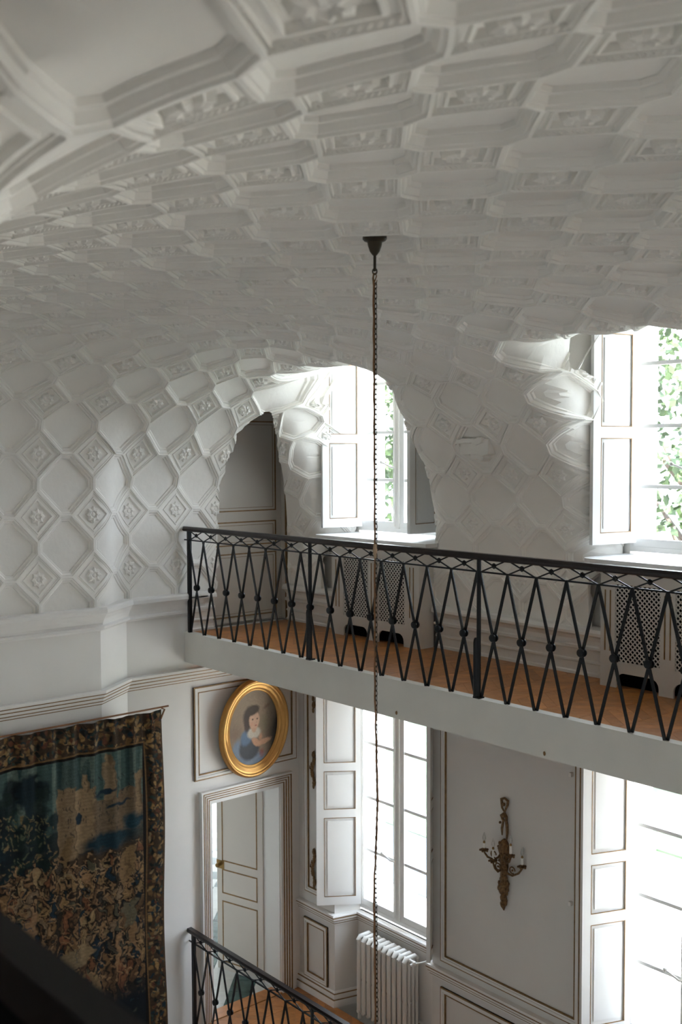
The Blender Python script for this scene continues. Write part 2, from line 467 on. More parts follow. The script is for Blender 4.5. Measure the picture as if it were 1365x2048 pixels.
def shell(i, j, hgt):
    e = .01
    P = surf(i, j); du = surf(i + e, j) - surf(i - e, j); dv = surf(i, j + e) - surf(i, j - e)
    n = np.cross(du, dv); l = np.linalg.norm(n, axis=-1, keepdims=True); n = n / np.maximum(l, 1e-9)
    return P + n * np.asarray(hgt)[:, None]
def keepf(P, i, j):
    """positive where the skin is kept"""
    x, y, z = P[:, 0], P[:, 1], P[:, 2]
    k = np.minimum(7.10 - y, y + .35)
    k = np.minimum(k, z - np.where((y > 6.2) & (x > -8.3), .33, CT - .01))
    rag = .012 * np.sin(z * 23 + y * 17) + .008 * np.sin(z * 61 + y * 40)
    bx = rbox(y - 6.55, z - .4, .72 - .0 * z + (-.035 * z), 1.70, .30)          # door arch in the left wall
    door = np.maximum(bx + rag, (x + 8.75) - (6.74 - y) * .9)
    k = np.minimum(k, door)
    k = np.minimum(k, np.maximum(14.9 - i, 9.2 - j) * .4)
    k = np.minimum(k, 17.2 - i)
    for q, (d, *_r) in enumerate(openings(i, j)): 
        if q in (1, 2, 3):
            dj = np.abs(openings(i, j + 1e-3)[q][0] - d) / 1e-3 / PV
            k = np.minimum(k, d + .10 + .37 * (1 - sm(.1, .5, dj)))
        else: k = np.minimum(k, d + (.40 if q == 0 else 1.15))
    return k
# templates (lattice units)
r_ = .40
def ring_diamond(s, seg=4):
    c = [(r_ * s, 0), (0, r_ * s), (-r_ * s, 0), (0, -r_ * s)]; out = []
    for k in range(4):
        a, b2 = c[k], c[(k + 1) % 4]
        for q in range(seg): out.append((a[0] + (b2[0] - a[0]) * q / seg, a[1] + (b2[1] - a[1]) * q / seg))
    return out
def make_diamond(seg=4, bead=False):
    prof = [(1.0, .046), (.955, .046), (.935, .036), (.915, .036), (.865, .036), (.845, .030), (.72, .028), (.695, .037), (.625, .037), (.595, .018), (.40, .018)]
    pts = []; hs = []; fs = []; N = 4 * seg
    for q, (s, hh) in enumerate(prof):
        pts += ring_diamond(s, seg)
        hs += [hh + (.007 if (bead and q in (3, 4) and k % 2) else 0) for k in range(N)]
    for q in range(len(prof) - 1):
        for k in range(N):
            a = q * N; b2 = a + N; fs.append((a + k, a + (k + 1) % N, b2 + (k + 1) % N, b2 + k))
    pts.append((0, 0)); hs.append(.018); c = len(pts) - 1; a = (len(prof) - 1) * N
    for k in range(N): fs.append((a + k, a + (k + 1) % N, c))
    return np.array(pts), np.array(hs), fs
def make_rosette():
    pts = [(0, 0)]; hs = [.042]; fs = []; n = 16
    for q, (rad, hh) in enumerate([(.024, .038), (.036, .028), (.066, .044), (.112, .038), (.128, .019)]):
        for k in range(n):
            f = 1.0 if q < 2 else (1.12 if k % 2 == 0 else .84); a = 2 * PI * k / n
            pts.append((rad * f * math.cos(a), rad * f * math.sin(a))); hs.append(hh + (.004 if (k % 2 == 0 and q in (2, 3)) else 0))
    for k in range(n): fs.append((0, 1 + k, 1 + (k + 1) % n))
    for q in range(4):
        for k in range(n):
            a = 1 + q * n; b2 = a + n; fs.append((a + k, b2 + k, b2 + (k + 1) % n, a + (k + 1) % n))
    return np.array(pts), np.array(hs), fs
def make_octagon():
    # centre at (0,0); diamonds at the four cell corners (+-.5,+-.5)
    q = .5 - r_
    C = [(.5, -q), (.5, q), (q, .5), (-q, .5), (-.5, q), (-.5, -q), (-q, -.5), (q, -.5)]
    def inset(d):
        L = []
        for k in range(8):
            a = np.array(C[k]); b2 = np.array(C[(k + 1) % 8]); t = b2 - a; t = t / np.hypot(*t); n = np.array([-t[1], t[0]]); L.append((a + n * d, t))
        out = []
        for k in range(8):
            p1, t1 = L[k - 1]; p2, t2 = L[k]
            M_ = np.array([t1, -t2]).T; s = np.linalg.solve(M_, p2 - p1); out.append(p1 + t1 * s[0])
        return out
    segs = [1, 4, 1, 4, 1, 4, 1, 4]
    def ring(c):
        o = []
        for k in range(8):
            a = np.array(c[k]); b2 = np.array(c[(k + 1) % 8])
            for s in range(segs[k]): o.append(a + (b2 - a) * s / segs[k])
        return o
    prof = [(0, .046), (.014, .046), (.022, .037), (.042, .036), (.064, .016), (.088, .014), (.098, .0)]
    pts = []; hs = []; fs = []; n = sum(segs)
    for d, hh in prof: pts += ring(inset(d)); hs += [hh] * n
    last = np.array(pts[-n:])
    for s in (.70, .38): pts += list(last * s); hs += [0] * n
    R = len(prof) + 2
    for q2 in range(R - 1):
        for k in range(n):
            a = q2 * n; b2 = a + n; fs.append((a + k, a + (k + 1) % n, b2 + (k + 1) % n, b2 + k))
    pts.append((0, 0)); hs.append(0); c = len(pts) - 1; a = (R - 1) * n
    for k in range(n): fs.append((a + k, a + (k + 1) % n, c))
    return np.array(pts), np.array(hs), fs
TD, TR, TO = make_diamond(), make_rosette(), make_octagon()
TDB = make_diamond(26, True)      # with the row of beads, for the nearer tiles
# octagon rings start at (.5,-q) and run counter-clockwise: short side first
def tile_mesh(T, ci, cj, hadd=0.):
    pts, hs, fs = T
    i = pts[:, 0] + ci; j = pts[:, 1] + cj
    soft = 1.18 - .55 * max(float(sm(12.5, 14.5, ci)), float(sm(6.5, 8.5, cj)))      # flatter relief on the upright walls
    P = shell(i, j, hs * soft); k = keepf(P, i, j)
    if (k <= 0).all(): return None
    if cj > 4.5:                     # no webs across the mitre of an embrasure
        fs = [f for f in fs if max(float(np.abs(P[f[q]] - P[f[q - 1]]).max()) for q in range(len(f))) < .30]
    if (k > 0).all(): return P.tolist(), fs
    V = P.tolist(); K = k.tolist(); out = []; cut = {}
    for f in fs:
        ks = [K[a] > 0 for a in f]
        if all(ks): out.append(f); continue
        if not any(ks): continue
        nf = []
        for q in range(len(f)):
            a, b2 = f[q], f[(q + 1) % len(f)]
            if K[a] > 0: nf.append(a)
            if (K[a] > 0) != (K[b2] > 0):
                key = (min(a, b2), max(a, b2))
                if key not in cut:
                    t = K[a] / (K[a] - K[b2]); V.append([V[a][c] + t * (V[b2][c] - V[a][c]) for c in range(3)]); cut[key] = len(V) - 1
                nf.append(cut[key])
        if len(nf) > 2: out.append(tuple(nf))
    if not out: return None
    used = sorted({a for f in out for a in f}); mp_ = {a: n for n, a in enumerate(used)}
    return [V[a] for a in used], [tuple(mp_[a] for a in f) for f in out]
def tile_me(name, V, F):
    me = bpy.data.meshes.new(name); me.from_pydata(V, [], F); me.materials.append(PLASTER); me.update(); set_smooth(me, 22); return me
tiles = []
for ci in range(-12, 18):
    for cj in range(-8, 12):
        for kind, (a, c) in (('d', (ci, cj)), ('o', (ci + .5, cj + .5))):
            if c < -4.7 and a > 3: continue          # skin above the near windows, out of sight
            if a > 17.6 or c > 11.5: continue
            T = TD if kind == 'd' else TO
            if kind == 'd' and c < 5:
                p_ = surf(np.array([float(a)]), np.array([float(c)]))[0]; q_ = project(p_)
                if q_ and q_[2] < 5.2 and -100 < q_[0] < 1450 and -150 < q_[1] < 1000: T = TDB
            r = tile_mesh(T, a, c)
            if r is None: continue
            cen = np.mean(np.array(r[0]), 0); pr = project(cen)
            seen = pr is not None and -130 < pr[0] < 1500 and -190 < pr[1] < 1300
            tiles.append((pr[2] if pr else 99, seen, kind, a, c, r, cen))
tiles.sort(key=lambda t: t[0])
rest = {'ceiling': MB(), 'wall_back': MB(), 'wall_left': MB(), 'wall_front': MB()}
par = {'ceiling': CE, 'wall_back': WB, 'wall_left': WL, 'wall_front': WF}
count = {}
for dist, seen, kind, a, c, (V, F), cen in tiles:
    own = 'ceiling'
    if c >= 7.4 and a < 13.5: own = 'wall_back'
    elif a >= 13.4: own = 'wall_left'
    elif c <= -5.5: own = 'wall_front'
    key = (own, kind); count[key] = count.get(key, 0) + (1 if seen else 0)
    ros = None
    if kind == 'd': ros = tile_mesh(TR, a, c, 0.)
    if seen and count[key] <= 295:
        o = put('rosette_coffer' if kind == 'd' else 'plain_coffer', tile_me('coffer', V, F), par[own])
        if ros: put('rosette', tile_me('rosette', *ros), o)
    else:
        rest[own].add(V, F)
        if ros: rest[own].add(*ros)
for k, mb in rest.items():
    if mb.v:
        o = mb.build('far_coffers', PLASTER, par[k], True, 22); o['kind'] = 'stuff'
for x in WX[1:]:
    MB().prism([(x - .045, 7.12), (x - .06, 6.9), (x - .11, 6.68), (x - .19, 6.5), (x - .30, 6.36), (x - .45, 6.28), (x - .65, 6.26), (x - .7, 7.12)], 2.24, 3.3).build('embrasure_reveal', PLASTER, WB, True, 50)
# mended lump of plaster on the pier
pa = MB(); p0 = pick(976, 880, 1, 6.42); p1 = pick(916, 918, 1, 6.42)
def lump(x0_, x1_, z0_, z1_, y_, n_=9):
    r_l = random.Random(5); poly = []
    for q in range(n_): poly.append((x0_ + (x1_ - x0_) * q / (n_ - 1), z0_ + r_l.uniform(-.012, .012)))
    for q in range(n_): poly.append((x1_ + (x0_ - x1_) * q / (n_ - 1), z1_ + r_l.uniform(-.012, .012)))
    m_ = len(poly); vs = [(px, y_ + r_l.uniform(-.004, .004), pz) for px, pz in poly] + [(px, 6.60, pz) for px, pz in poly]
    pa.add(vs, [tuple(range(m_)), tuple(reversed(range(m_, 2 * m_)))] + [(k, (k + 1) % m_, m_ + (k + 1) % m_, m_ + k) for k in range(m_)])
lump(p1.x + .02, p0.x, p1.z + .03, p0.z, 6.425); lump(p1.x, p0.x - .05, p0.z - .03, p0.z + .015, 6.40); lump(p1.x + .12, p0.x - .06, p1.z - .01, p1.z + .05, 6.44)
label(pa.build('plaster_patch', PLASTER, WB), 'mended lump of plaster between the gallery windows')

# ------------------------------------------------------------------ mouldings
def run(name, path, prof, m=WALLW, side=1, n=[3]):
    return struct(MB().sweep(path, prof, side).build(name, m))
LEFTPATH = [(XLN, -1.0), (XLN, 4.45), (XL, 4.87), (XL, 5.70)]
corn = [(-.01, .375), (.075, .372), (.085, .355), (.085, .325), (.07, .31), (.045, .27), (.03, .235), (.028, .215), (.045, .205), (.045, .185), (.018, .175), (.0, .16), (-.01, .16)]
run('trim_3', LEFTPATH, corn, side=-1)
frz = [(-.005, -.352), (.055, -.354), (.055, -.378), (.035, -.386), (.035, -.412), (.022, -.42), (.022, -.446), (.008, -.452), (.008, -.474), (-.005, -.476)]
FP = [(XLN, -1.0), (XLN, 4.45), (XL, 4.87), (XL, 6.84)]
fz = run('trim_4', FP, frz, side=-1)
for zo, o_ in ((-.382, .05), (-.416, .032), (-.449, .018), (-.475, .006)):
    label(MB().sweep(FP, [(-.003, zo + .006), (o_, zo + .006), (o_ + .002, zo), (o_, zo - .006), (-.003, zo - .006)], -1).build('gilt_fillet', GOLD, fz), 'gilded line')
# wainscot of the gallery
wc = [(-.03, .375), (.02, .372), (.07, .365), (.085, .34), (.085, .32), (.05, .30), (.03, .27), (.03, .235), (.05, .225), (.05, .205), (.025, .195), (.018, .12), (.03, .112), (.03, .10), (.018, .092), (.018, .03), (.03, .02), (.03, .0), (-.03, .0)]
run('baseboard_left', [(XL, 5.52), (XL, 5.80)], wc, side=-1)
run('baseboard_back', [(-8.72, 6.71), (-7.80, 6.71)], wc, side=-1)
run('baseboard_back', [(-6.60, 6.71), (-4.77, 6.71)], wc, side=-1)
run('baseboard_back', [(-3.5, 6.71), (4.2, 6.71)], wc, side=-1)
# lower storey dado rail and baseboard
def dado_paths():
    ps = [[(XL, YB), (-8.18, YB), (-8.11, 7.10), (-6.80, 7.10), (-6.80, YB), (-5.01, YB), (-5.01, 7.10), (-3.63, 7.10), (-3.63, YB), (4.2, YB)]]
    return ps
bw = MB()
for x in WX: bw.box(x - .2, x + 1.30, 7.10, 7.14, F0, -2.93)
bw.build('sill_apron', WALLW, WB)
dado = [(-.005, -2.925), (.045, -2.93), (.05, -2.945), (.038, -2.962), (.038, -2.985), (.022, -2.992), (.022, -3.015), (.01, -3.02), (.01, -3.04), (-.005, -3.042)]
bb = [(-.005, F0 + .15), (.012, F0 + .148), (.02, F0 + .13), (.03, F0 + .12), (.03, F0 + .075), (.045, F0 + .068), (.045, F0), (-.005, F0)]
for path in dado_paths():
    d = run('trim_5', path, dado, side=-1)
    for zo, o_ in ((-2.958, .044), (-2.989, .032), (-3.018, .018)):
        label(MB().sweep(path, [(-.003, zo + .005), (o_, zo + .005), (o_ + .001, zo), (o_, zo - .005), (-.003, zo - .005)], -1).build('gilt_fillet', GOLD, d), 'gilded line')
    d = run('baseboard_1', path, bb, side=-1)
    for zo, o_ in ((F0 + .126, .028), (F0 + .071, .042)):
        label(MB().sweep(path, [(-.003, zo + .005), (o_, zo + .005), (o_ + .001, zo), (o_, zo - .005), (-.003, zo - .005)], -1).build('gilt_fillet', GOLD, d), 'gilded line')

def frame_ring(mb, plane, c, a0, a1, z0, z1, w, t0, t1):
    """rectangular ring lying on a wall: plane 'x' (normal +x) or 'y' (normal -y) at coordinate c; protrudes t0..t1"""
    def bx(p0, p1, q0, q1):
        if plane == 'x': mb.box(c + t0, c + t1, p0, p1, q0, q1)
        else: mb.box(p0, p1, c - t1, c - t0, q0, q1)
    bx(a0, a1, z1 - w, z1); bx(a0, a1, z0, z0 + w); bx(a0, a0 + w, z0 + w, z1 - w); bx(a1 - w, a1, z0 + w, z1 - w)
def wall_panel(parent, plane, c, a0, a1, z0, z1, lines=((0, .013), (.05, .009)), field=True):
    m = MB(); m1 = MB()
    frame_ring(m, plane, c, a0, a1, z0, z1, .055, -.003, .014)
    frame_ring(m, plane, c, a0 + .012, a1 - .012, z0 + .012, z1 - .012, .022, -.003, .024)
    for off, w in lines: frame_ring(m1, plane, c, a0 + off, a1 - off, z0 + off, z1 - off, w, -.001, .0185 if off < .03 else .0175)
    p = m.build('panel_moulding', WALLW, parent)
    label(m1.build('gilt_fillet', GOLD, p), 'gilded line'); return p
wall_panel(WL, 'x', XL, 5.57, 6.81, -1.455, -.545)
wall_panel(WB, 'y', YB, -8.66, -8.28, -3.72, -3.10)
wall_panel(WB, 'y', YB, -8.64, -8.22, -2.82, -.30)
wall_panel(WB, 'y', YB, -6.685, -5.155, -2.86, -.30)
wall_panel(WB, 'y', YB, -6.685, -5.155, -3.75, -3.10)
# carved gilt drops in the narrow panel beside the door
orn = MB()
def leafy(mb, x, y, z0, z1, n, w):
    for k in range(n):
        t = (k + .5) / n; z = z0 + (z1 - z0) * t; s = math.sin(t * PI * 3)
        mb.ball((x + w * s * .5, y, z), .016 + .01 * abs(math.sin(k * 1.7)), 6, 4, (1, .7, 1.5))
        mb.tube([(x, y, z), (x + w * s, y - .012, z + .02), (x + w * s * 1.3, y - .004, z + .045)], [.007, .009, .003], 5)
for z0, z1 in ((-2.76, -2.35), (-1.72, -1.35), (-.95, -.40)):
    g = MB(); leafy(g, -8.49, YB - .02, z0, z1, 9, .035); label(g.build('carved_drop', BRONZE, WB, True), 'carved gilt foliage')

# ------------------------------------------------------------------ doors
def gold_rect(mb, plane, c, a0, a1, z0, z1, w=.012, t0=-.001, t1=.006): frame_ring(mb, plane, c, a0, a1, z0, z1, w, t0, t1)
# door_1: closed door at the end of the gallery
D1 = bpy.data.objects.new('door_1', None); COL.objects.link(D1); D1.location = (-8.87, 6.2, 0); struct(D1)
inv1 = Matrix.Translation((-8.87, 6.2, 0)).inverted()
def hang(o, root): o.matrix_parent_inverse = Matrix.Translation(root.location).inverted(); return o
leaf = hang(MB().box(-8.90, -8.87, 5.72, 6.735, .012, 2.10).build('leaf', DOORW, D1), D1)
fr = MB(); fr.box(-8.92, -8.80, 6.735, 6.76, 0, 2.16); fr.box(-8.92, -8.80, 5.70, 6.76, 2.10, 2.2)
hang(fr.build('door_frame', DOORW, D1), D1)
gl = MB(); gl.box(-8.80, -8.78, 6.728, 6.745, 0, 2.10); gl.box(-8.80, -8.78, 5.7, 6.745, 2.09, 2.105)
label(hang(gl.build('gilt_fillet', GOLD, D1), D1), 'gilded line along the jamb')
for z0, z1 in ((1.11, 2.01), (.77, 1.01), (.06, .695)):
    m = MB(); gold_rect(m, 'x', -8.87, 5.80, 6.665, z0, z1, .012); gold_rect(m, 'x', -8.87, 5.835, 6.63, z0 + .035, z1 - .035, .004, -.001, .003)
    label(m.build('gilt_fillet', GOLD, leaf), 'gilded panel line')
# door_2: lower door, standing open into the marble hall
D2 = bpy.data.objects.new('door_2', None); COL.objects.link(D2); D2.location = (XL, 6.18, F0); struct(D2)
cs = MB(); gd = MB()
w_ = .0
steps = [(0.0, .026, .05), (.026, .05, .040), (.05, .075, .032), (.075, .10, .024), (.10, .134, .016)]
oy0, oy1, oz1 = 5.629, 6.737, -1.571
for a, b2, t in steps:
    cs.box(XL - .002, XL + t, oy0 + a, oy0 + b2, F0, oz1 - a); cs.box(XL - .002, XL + t, oy1 - b2, oy1 - a, F0, oz1 - a); cs.box(XL - .002, XL + t, oy0 + b2, oy1 - b2, oz1 - b2, oz1 - a)
for a, t in ((.019, .0525), (.044, .0425), (.069, .0345), (.094, .0265)):
    gd.box(XL, XL + t, oy0 + a, oy0 + a + .008, F0, oz1 - a); gd.box(XL, XL + t, oy1 - a - .008, oy1 - a, F0, oz1 - a); gd.box(XL, XL + t, oy0 + a, oy1 - a, oz1 - a - .008, oz1 - a)
c_ = hang(cs.build('architrave', WOODW, D2), D2); g_ = gd.build('gilt_fillet', GOLD, c_); label(g_, 'gilded lines')
jm = MB(); jm.box(-9.16, XL, 5.763, 5.775, F0, -1.705); jm.box(-9.16, XL, 6.591, 6.603, F0, -1.705); jm.box(-9.16, XL, 5.763, 6.603, -1.717, -1.705)
hang(jm.build('jamb', WOODW, D2), D2)
hx, hy = -9.02, 6.59
H = Vector((hx, hy, 0)); 
E_ = pick(437, 1731, 1, 6.42)
dirv = (Vector((E_.x, E_.y, 0)) - H); dirv.z = 0; Lw = dirv.length
ang = math.atan2(dirv.y, dirv.x)
lf = MB().box(0, Lw, -.02, .02, .012, 2.13)
leaf2 = lf.build('leaf', DOORW, D2)
leaf2.matrix_parent_inverse = Matrix.Translation(D2.location).inverted()
leaf2.location = (hx, hy, F0); leaf2.rotation_euler = (0, 0, ang)
for z0, z1 in ((1.20, 2.08), (.85, 1.115), (.10, .77)):
    m = MB()
    for yy in (.02, -.0235):
        m.box(.07, Lw - .07, yy, yy + .0035, z1 - .013, z1); m.box(.07, Lw - .07, yy, yy + .0035, z0, z0 + .013); m.box(.07, .083, yy, yy + .0035, z0, z1); m.box(Lw - .083, Lw - .07, yy, yy + .0035, z0, z1)
    label(m.build('gilt_fillet', GOLD, leaf2), 'gilded panel line')
hd = MB(); hd.ball((Lw - .04, .06, 1.16), .026, 10, 6); hd.tube([(Lw - .04, .02, 1.16), (Lw - .04, .06, 1.16)], .010, 8); hd.ball((Lw - .04, -.06, 1.16), .026, 10, 6); hd.tube([(Lw - .04, -.02, 1.16), (Lw - .04, -.06, 1.16)], .010, 8)
hd.box(Lw - .10, Lw + .004, -.024, .024, 1.115, 1.205)
label(hd.build('door_knob', BRASS, leaf2, True), 'dark brass knob and lock')

# ------------------------------------------------------------------ windows
def shutter(win, hinge, end, z0, z1, rails, nm='shutter'):
    hv = Vector((hinge[0], hinge[1], 0)); ev = Vector((end[0], end[1], 0)); d = ev - hv; L = d.length; ang = math.atan2(d.y, d.x)
    H_ = z1 - z0; m = MB(); th = .017
    m.box(0, .052, -th, th, 0, H_); m.box(L - .075, L, -th, th, 0, H_)
    zs = [0] + [r for r in rails] + [H_]
    m.box(.052, L - .075, -th, th, 0, .085); m.box(.052, L - .075, -th, th, H_ - .06, H_)
    for r in rails: m.box(.052, L - .075, -th, th, r - .042, r + .042)
    m.box(.052, L - .075, -.006, .006, .085, H_ - .06)
    o = m.build(nm, WOODW, win); o.matrix_parent_inverse = Matrix.Translation(win.location).inverted()
    o.location = (hv.x, hv.y, z0); o.rotation_euler = (0, 0, ang)
    lo = .085
    for k, r in enumerate(list(rails) + [None]):
        hi = (r - .042) if r is not None else H_ - .06
        p = MB(); g = MB()
        for sgn in (1, -1):
            ya, yb = (.006, .013) if sgn > 0 else (-.013, -.006)
            p.box(.052 + .035, L - .075 - .035, ya, yb, lo + .035, hi - .035)
            yc, yd = (th - .004, th + .001) if sgn > 0 else (-th - .001, -th + .004)
            g.box(.052, .058, yc, yd, lo, hi); g.box(L - .075 - .006, L - .075, yc, yd, lo, hi); g.box(.052, L - .075, yc, yd, lo, lo + .006); g.box(.052, L - .075, yc, yd, hi - .006, hi)
        p.build('shutter_panel', WOODW, o); label(g.build('gilt_fillet', GOLD, o), 'gilded line')
        if r is not None: lo = r + .042
    return o
def window(idx, x0, zb, zt, bars, upper):
    W = 1.14; y0, y1 = 7.12, 7.18
    w = bpy.data.objects.new('window_%d' % idx, None); COL.objects.link(w); w.location = (x0 + W / 2, 7.15, zb); struct(w)
    f = MB(); f.box(x0, x0 + .035, y0, y1, zb, zt); f.box(x0 + W - .035, x0 + W, y0, y1, zb, zt); f.box(x0 + .035, x0 + W - .035, y0, y1, zb, zb + .04); f.box(x0 + .035, x0 + W - .035, y0, y1, zt - .04, zt)
    hang(f.build('window_frame', WOODW, w), w)
    mid = x0 + .035 + (W - .07) / 2 - .005
    for a, b2 in ((x0 + .035, mid), (mid, x0 + W - .035)):
        s = MB(); sl = .018 if a < mid - .1 else .075; sr_ = .075 if a < mid - .1 else .045
        ya, yb = y0 + .004, y1 - .008
        s.box(a, a + sl, ya, yb, zb + .04, zt - .04); s.box(b2 - sr_, b2, ya, yb, zb + .04, zt - .04)
        s.box(a + sl, b2 - sr_, ya, yb, zb + .04, zb + .10); s.box(a + sl, b2 - sr_, ya, yb, zt - .08, zt - .04)
        so = hang(s.build('sash', WOODW, w), w)
        lv = [zb + .10] + bars + [zt - .08]
        for q in bars: MB().box(a + sl, b2 - sr_, ya + .008, yb - .004, q - .014, q + .014).build('glazing_bar', WOODW, so)
        for q in range(len(lv) - 1): MB().box(a + sl, b2 - sr_, 7.150, 7.153, lv[q], lv[q + 1]).build('pane', GLASS, so)
    c = MB(); c.box(mid - .022, mid + .022, y0 - .014, y0 + .006, zb + .04, zt - .04); c.tube([(mid - .03, y0 - .018, zb + .06), (mid - .03, y0 - .018, zt - .06)], .007, 6)
    hz = zb + .62
    c.box(mid - .045, mid - .015, y0 - .022, y0, hz - .05, hz + .05); c.tube([(mid - .03, y0 - .02, hz), (mid - .06, y0 - .05, hz + .01), (mid - .12, y0 - .055, hz + .035), (mid - .165, y0 - .055, hz + .05)], [.010, .010, .008, .007], 8)
    c.ball((mid - .175, y0 - .055, hz + .053), .017, 8, 5)
    label(hang(c.build('window_bolt', RADW, w, True), w), 'white bolt with lever handle')
    if upper:
        sl_ = MB(); xa, xb = x0 - .04, x0 + 1.50 if idx == 1 else x0 + 1.5
        # marble sill with a rounded nose
        pts = [(xa + .0, 7.12)] + [(xa - .02 + .10 * (1 - math.cos(t)), 6.66 - .10 * math.sin(t)) for t in (0.0, .5, 1.0, 1.57)] + [(xb, 6.56), (xb, 6.70), (x0 + 1.2, 7.12)]
        sl_.prism(pts, zb - .055, zb - .02)
        label(hang(sl_.build('window_sill', WOODW, w), w), 'marble sill with rounded nose')
    return w
UZ = (.925, 2.93); LZ = (-2.90, -.30)
W1 = window(1, WX[0], UZ[0], UZ[1], [1.425, 1.884, 2.356], True)
W2 = window(2, WX[1], UZ[0], UZ[1], [1.425, 1.884, 2.356], True)
W3 = window(3, WX[0], LZ[0], LZ[1], [-2.287, -1.75, -1.198, -.65], False)
W4 = window(4, WX[1], LZ[0], LZ[1], [-2.287, -1.75, -1.198, -.65], False)
zr = [.98, ]
shutter(W1, (-8.03, 7.09), (-8.125, 6.665), .965, 2.85, [.86, 1.62])
shutter(W1, (-6.985, 7.09), (-6.945, 6.69), .965, 2.85, [.86, 1.62])
shutter(W2, (-4.87, 7.09), (-4.955, 6.66), .995, 2.85, [.84, 1.62])
shutter(W3, (-8.03, 7.07), (-8.285, 6.705), -2.83, -.31, [.93, 1.40])
shutter(W3, (-6.985, 7.08), (-6.705, 6.70), -2.85, -.31, [.93, 1.40])
shutter(W4, (-4.865, 7.08), (-5.03, 6.68), -2.83, -.31, [.93, 1.40])
for (x, z, y) in ((-8.212, 1.10, 6.66), (-5.018, 1.175, 6.66)):
    label(MB().ball((x, y, z), .014, 8, 5).tube([(x, y, z), (x, y + .06, z)], .006, 6).build('shutter_stop', WAX, WB, True), 'white shutter stop')
for (x, z) in ((-5.255, -.845), (-5.25, -1.88)):
    label(MB().box(x - .012, x + .012, YB - .03, YB, z - .016, z + .016).build('shutter_stop', WAX, WB), 'white shutter stop')

# ------------------------------------------------------------------ railings
def railing(root, xs_cross, posts, x0, x1, y, z, w=.2425):
    P = lambda n, mb, m=IRON, sm_=False: hang(mb.build(n, m, root, sm_), root)
    hr = MB(); prof = [(-.024, .960), (-.029, .978), (-.023, .998), (.023, .998), (.029, .978), (.024, .960), (.012, .952), (-.012, .952)]
    vs = []; n = len(prof)
    for x in (x0, x1): vs += [(x, y + a, z + b2) for a, b2 in prof]
    hr.add(vs, [tuple(range(n)), tuple(reversed(range(n, 2 * n)))] + [(k, (k + 1) % n, n + (k + 1) % n, n + k) for k in range(n)])
    hr.box(x0 + .01, x1, y - .008, y + .008, z + .952, z + .964)
    P('handrail', hr, RAILW)
    P('rail', MB().box(x0 + .02, x1, y - .006, y + .006, z + .866, z + .877))
    for px, kind in posts:
        m = MB()
        if kind: m.tube([(px, y, z + .006), (px, y, z + .955)], .0155, 10); m.lathe([(.023, .006), (.023, .38), (.020, .40), (.0135, .415)], (px - .02, y, z), 'z', 10); m.box(px - .028, px + .028, y - .028, y + .028, z, z + .010)
        else: m.box(px - .016, px + .016, y - .016, y + .016, z, z + .955)
        P('post', m, IRON, False)
    bar = {}
    def shared(key, fn, loc, nm):
        if key not in bar: bar[key] = fn()
        o = put(nm, bar[key], root); hang(o, root); o.location = loc; return o
    for xc, ww in xs_cross:
        hw = ww / 2 - .004
        shared(('a', ww), lambda: MB().bar((-hw, .007, 0), (hw, .007, .870), .020, .009).mesh('bar', IRON), (xc, y, z), 'bar')
        shared(('b', ww), lambda: MB().bar((hw, -.007, 0), (-hw, -.007, .870), .020, .009).mesh('bar', IRON), (xc, y, z), 'bar')
        shared(('c', ww), lambda: MB().bar((-hw, .005, .872), (hw, .005, .966), .009, .006).mesh('brace', IRON), (xc, y, z), 'brace')
        shared(('d', ww), lambda: MB().bar((hw, -.005, .872), (-hw, -.005, .966), .009, .006).mesh('brace', IRON), (xc, y, z), 'brace')
        shared('boss', lambda: MB().lathe([(.008, -.026), (.024, -.022), (.028, -.016), (.028, -.010), (.010, -.008), (.010, .008), (.028, .010), (.028, .016), (.024, .022), (.008, .026)], (0, 0, .432), 'y', 14).mesh('boss', IRON, True), (xc, y, z), 'boss')
        def ros():
            m = MB(); m.lathe([(.006, -.014), (.012, -.010), (.012, .010), (.006, .014)], (0, 0, .919), 'y', 8)
            for k in range(8):
                a = 2 * PI * k / 8; m.ball((.014 * math.cos(a), 0, .919 + .014 * math.sin(a)), .0065, 6, 4)
            return m.mesh('rosette', IRON, True)
        shared('ros', ros, (xc, y, z), 'rosette')
xs = [-8.549 + .2405 * k for k in range(7)] + [-6.607 + .2418 * k for k in range(7)] + [-4.883 + .2431 * k for k in range(7)] + [-2.93 + .243 * k for k in range(4)]
cross = [(x, .2425) for x in xs]
cross += [(-6.862, .2425)]
# spacing either side of the second and third post
ra = thing('balcony_railing', 'black wrought iron railing with crossed bars along the upper gallery edge', 'railing', (-5.5, 5.5, 0))
railing(ra, cross, [(-8.672, 0), (-6.862, 1), (-5.018, 1), (-3.06, 1)], -8.80, -2.0, 5.5, .006)
rb = thing('balcony_railing', 'black wrought iron railing with dark handrail at the foot of the open door below', 'railing', (-7.5, 5.5, F0))
railing(rb, [(-8.549 + .2405 * k, .2425) for k in range(13)], [(-8.672, 0), (-6.862, 1)], -8.80, -5.4, 5.5, F0 + .006)
nr = thing('parapet_rail', 'out of focus black parapet rail close to the viewer', 'railing', (-1.5, .6, 0))
m = MB(); m.box(-2.9, 1.0, .592, .648, .955, 1.0); m.box(-2.9, 1.0, .60, .64, .92, .955)
hang(m.build('handrail', NRAIL, nr), nr)
hang(MB().box(-2.9, 1.0, .605, .635, .0, .92).build('apron_board', BLACK, nr), nr)

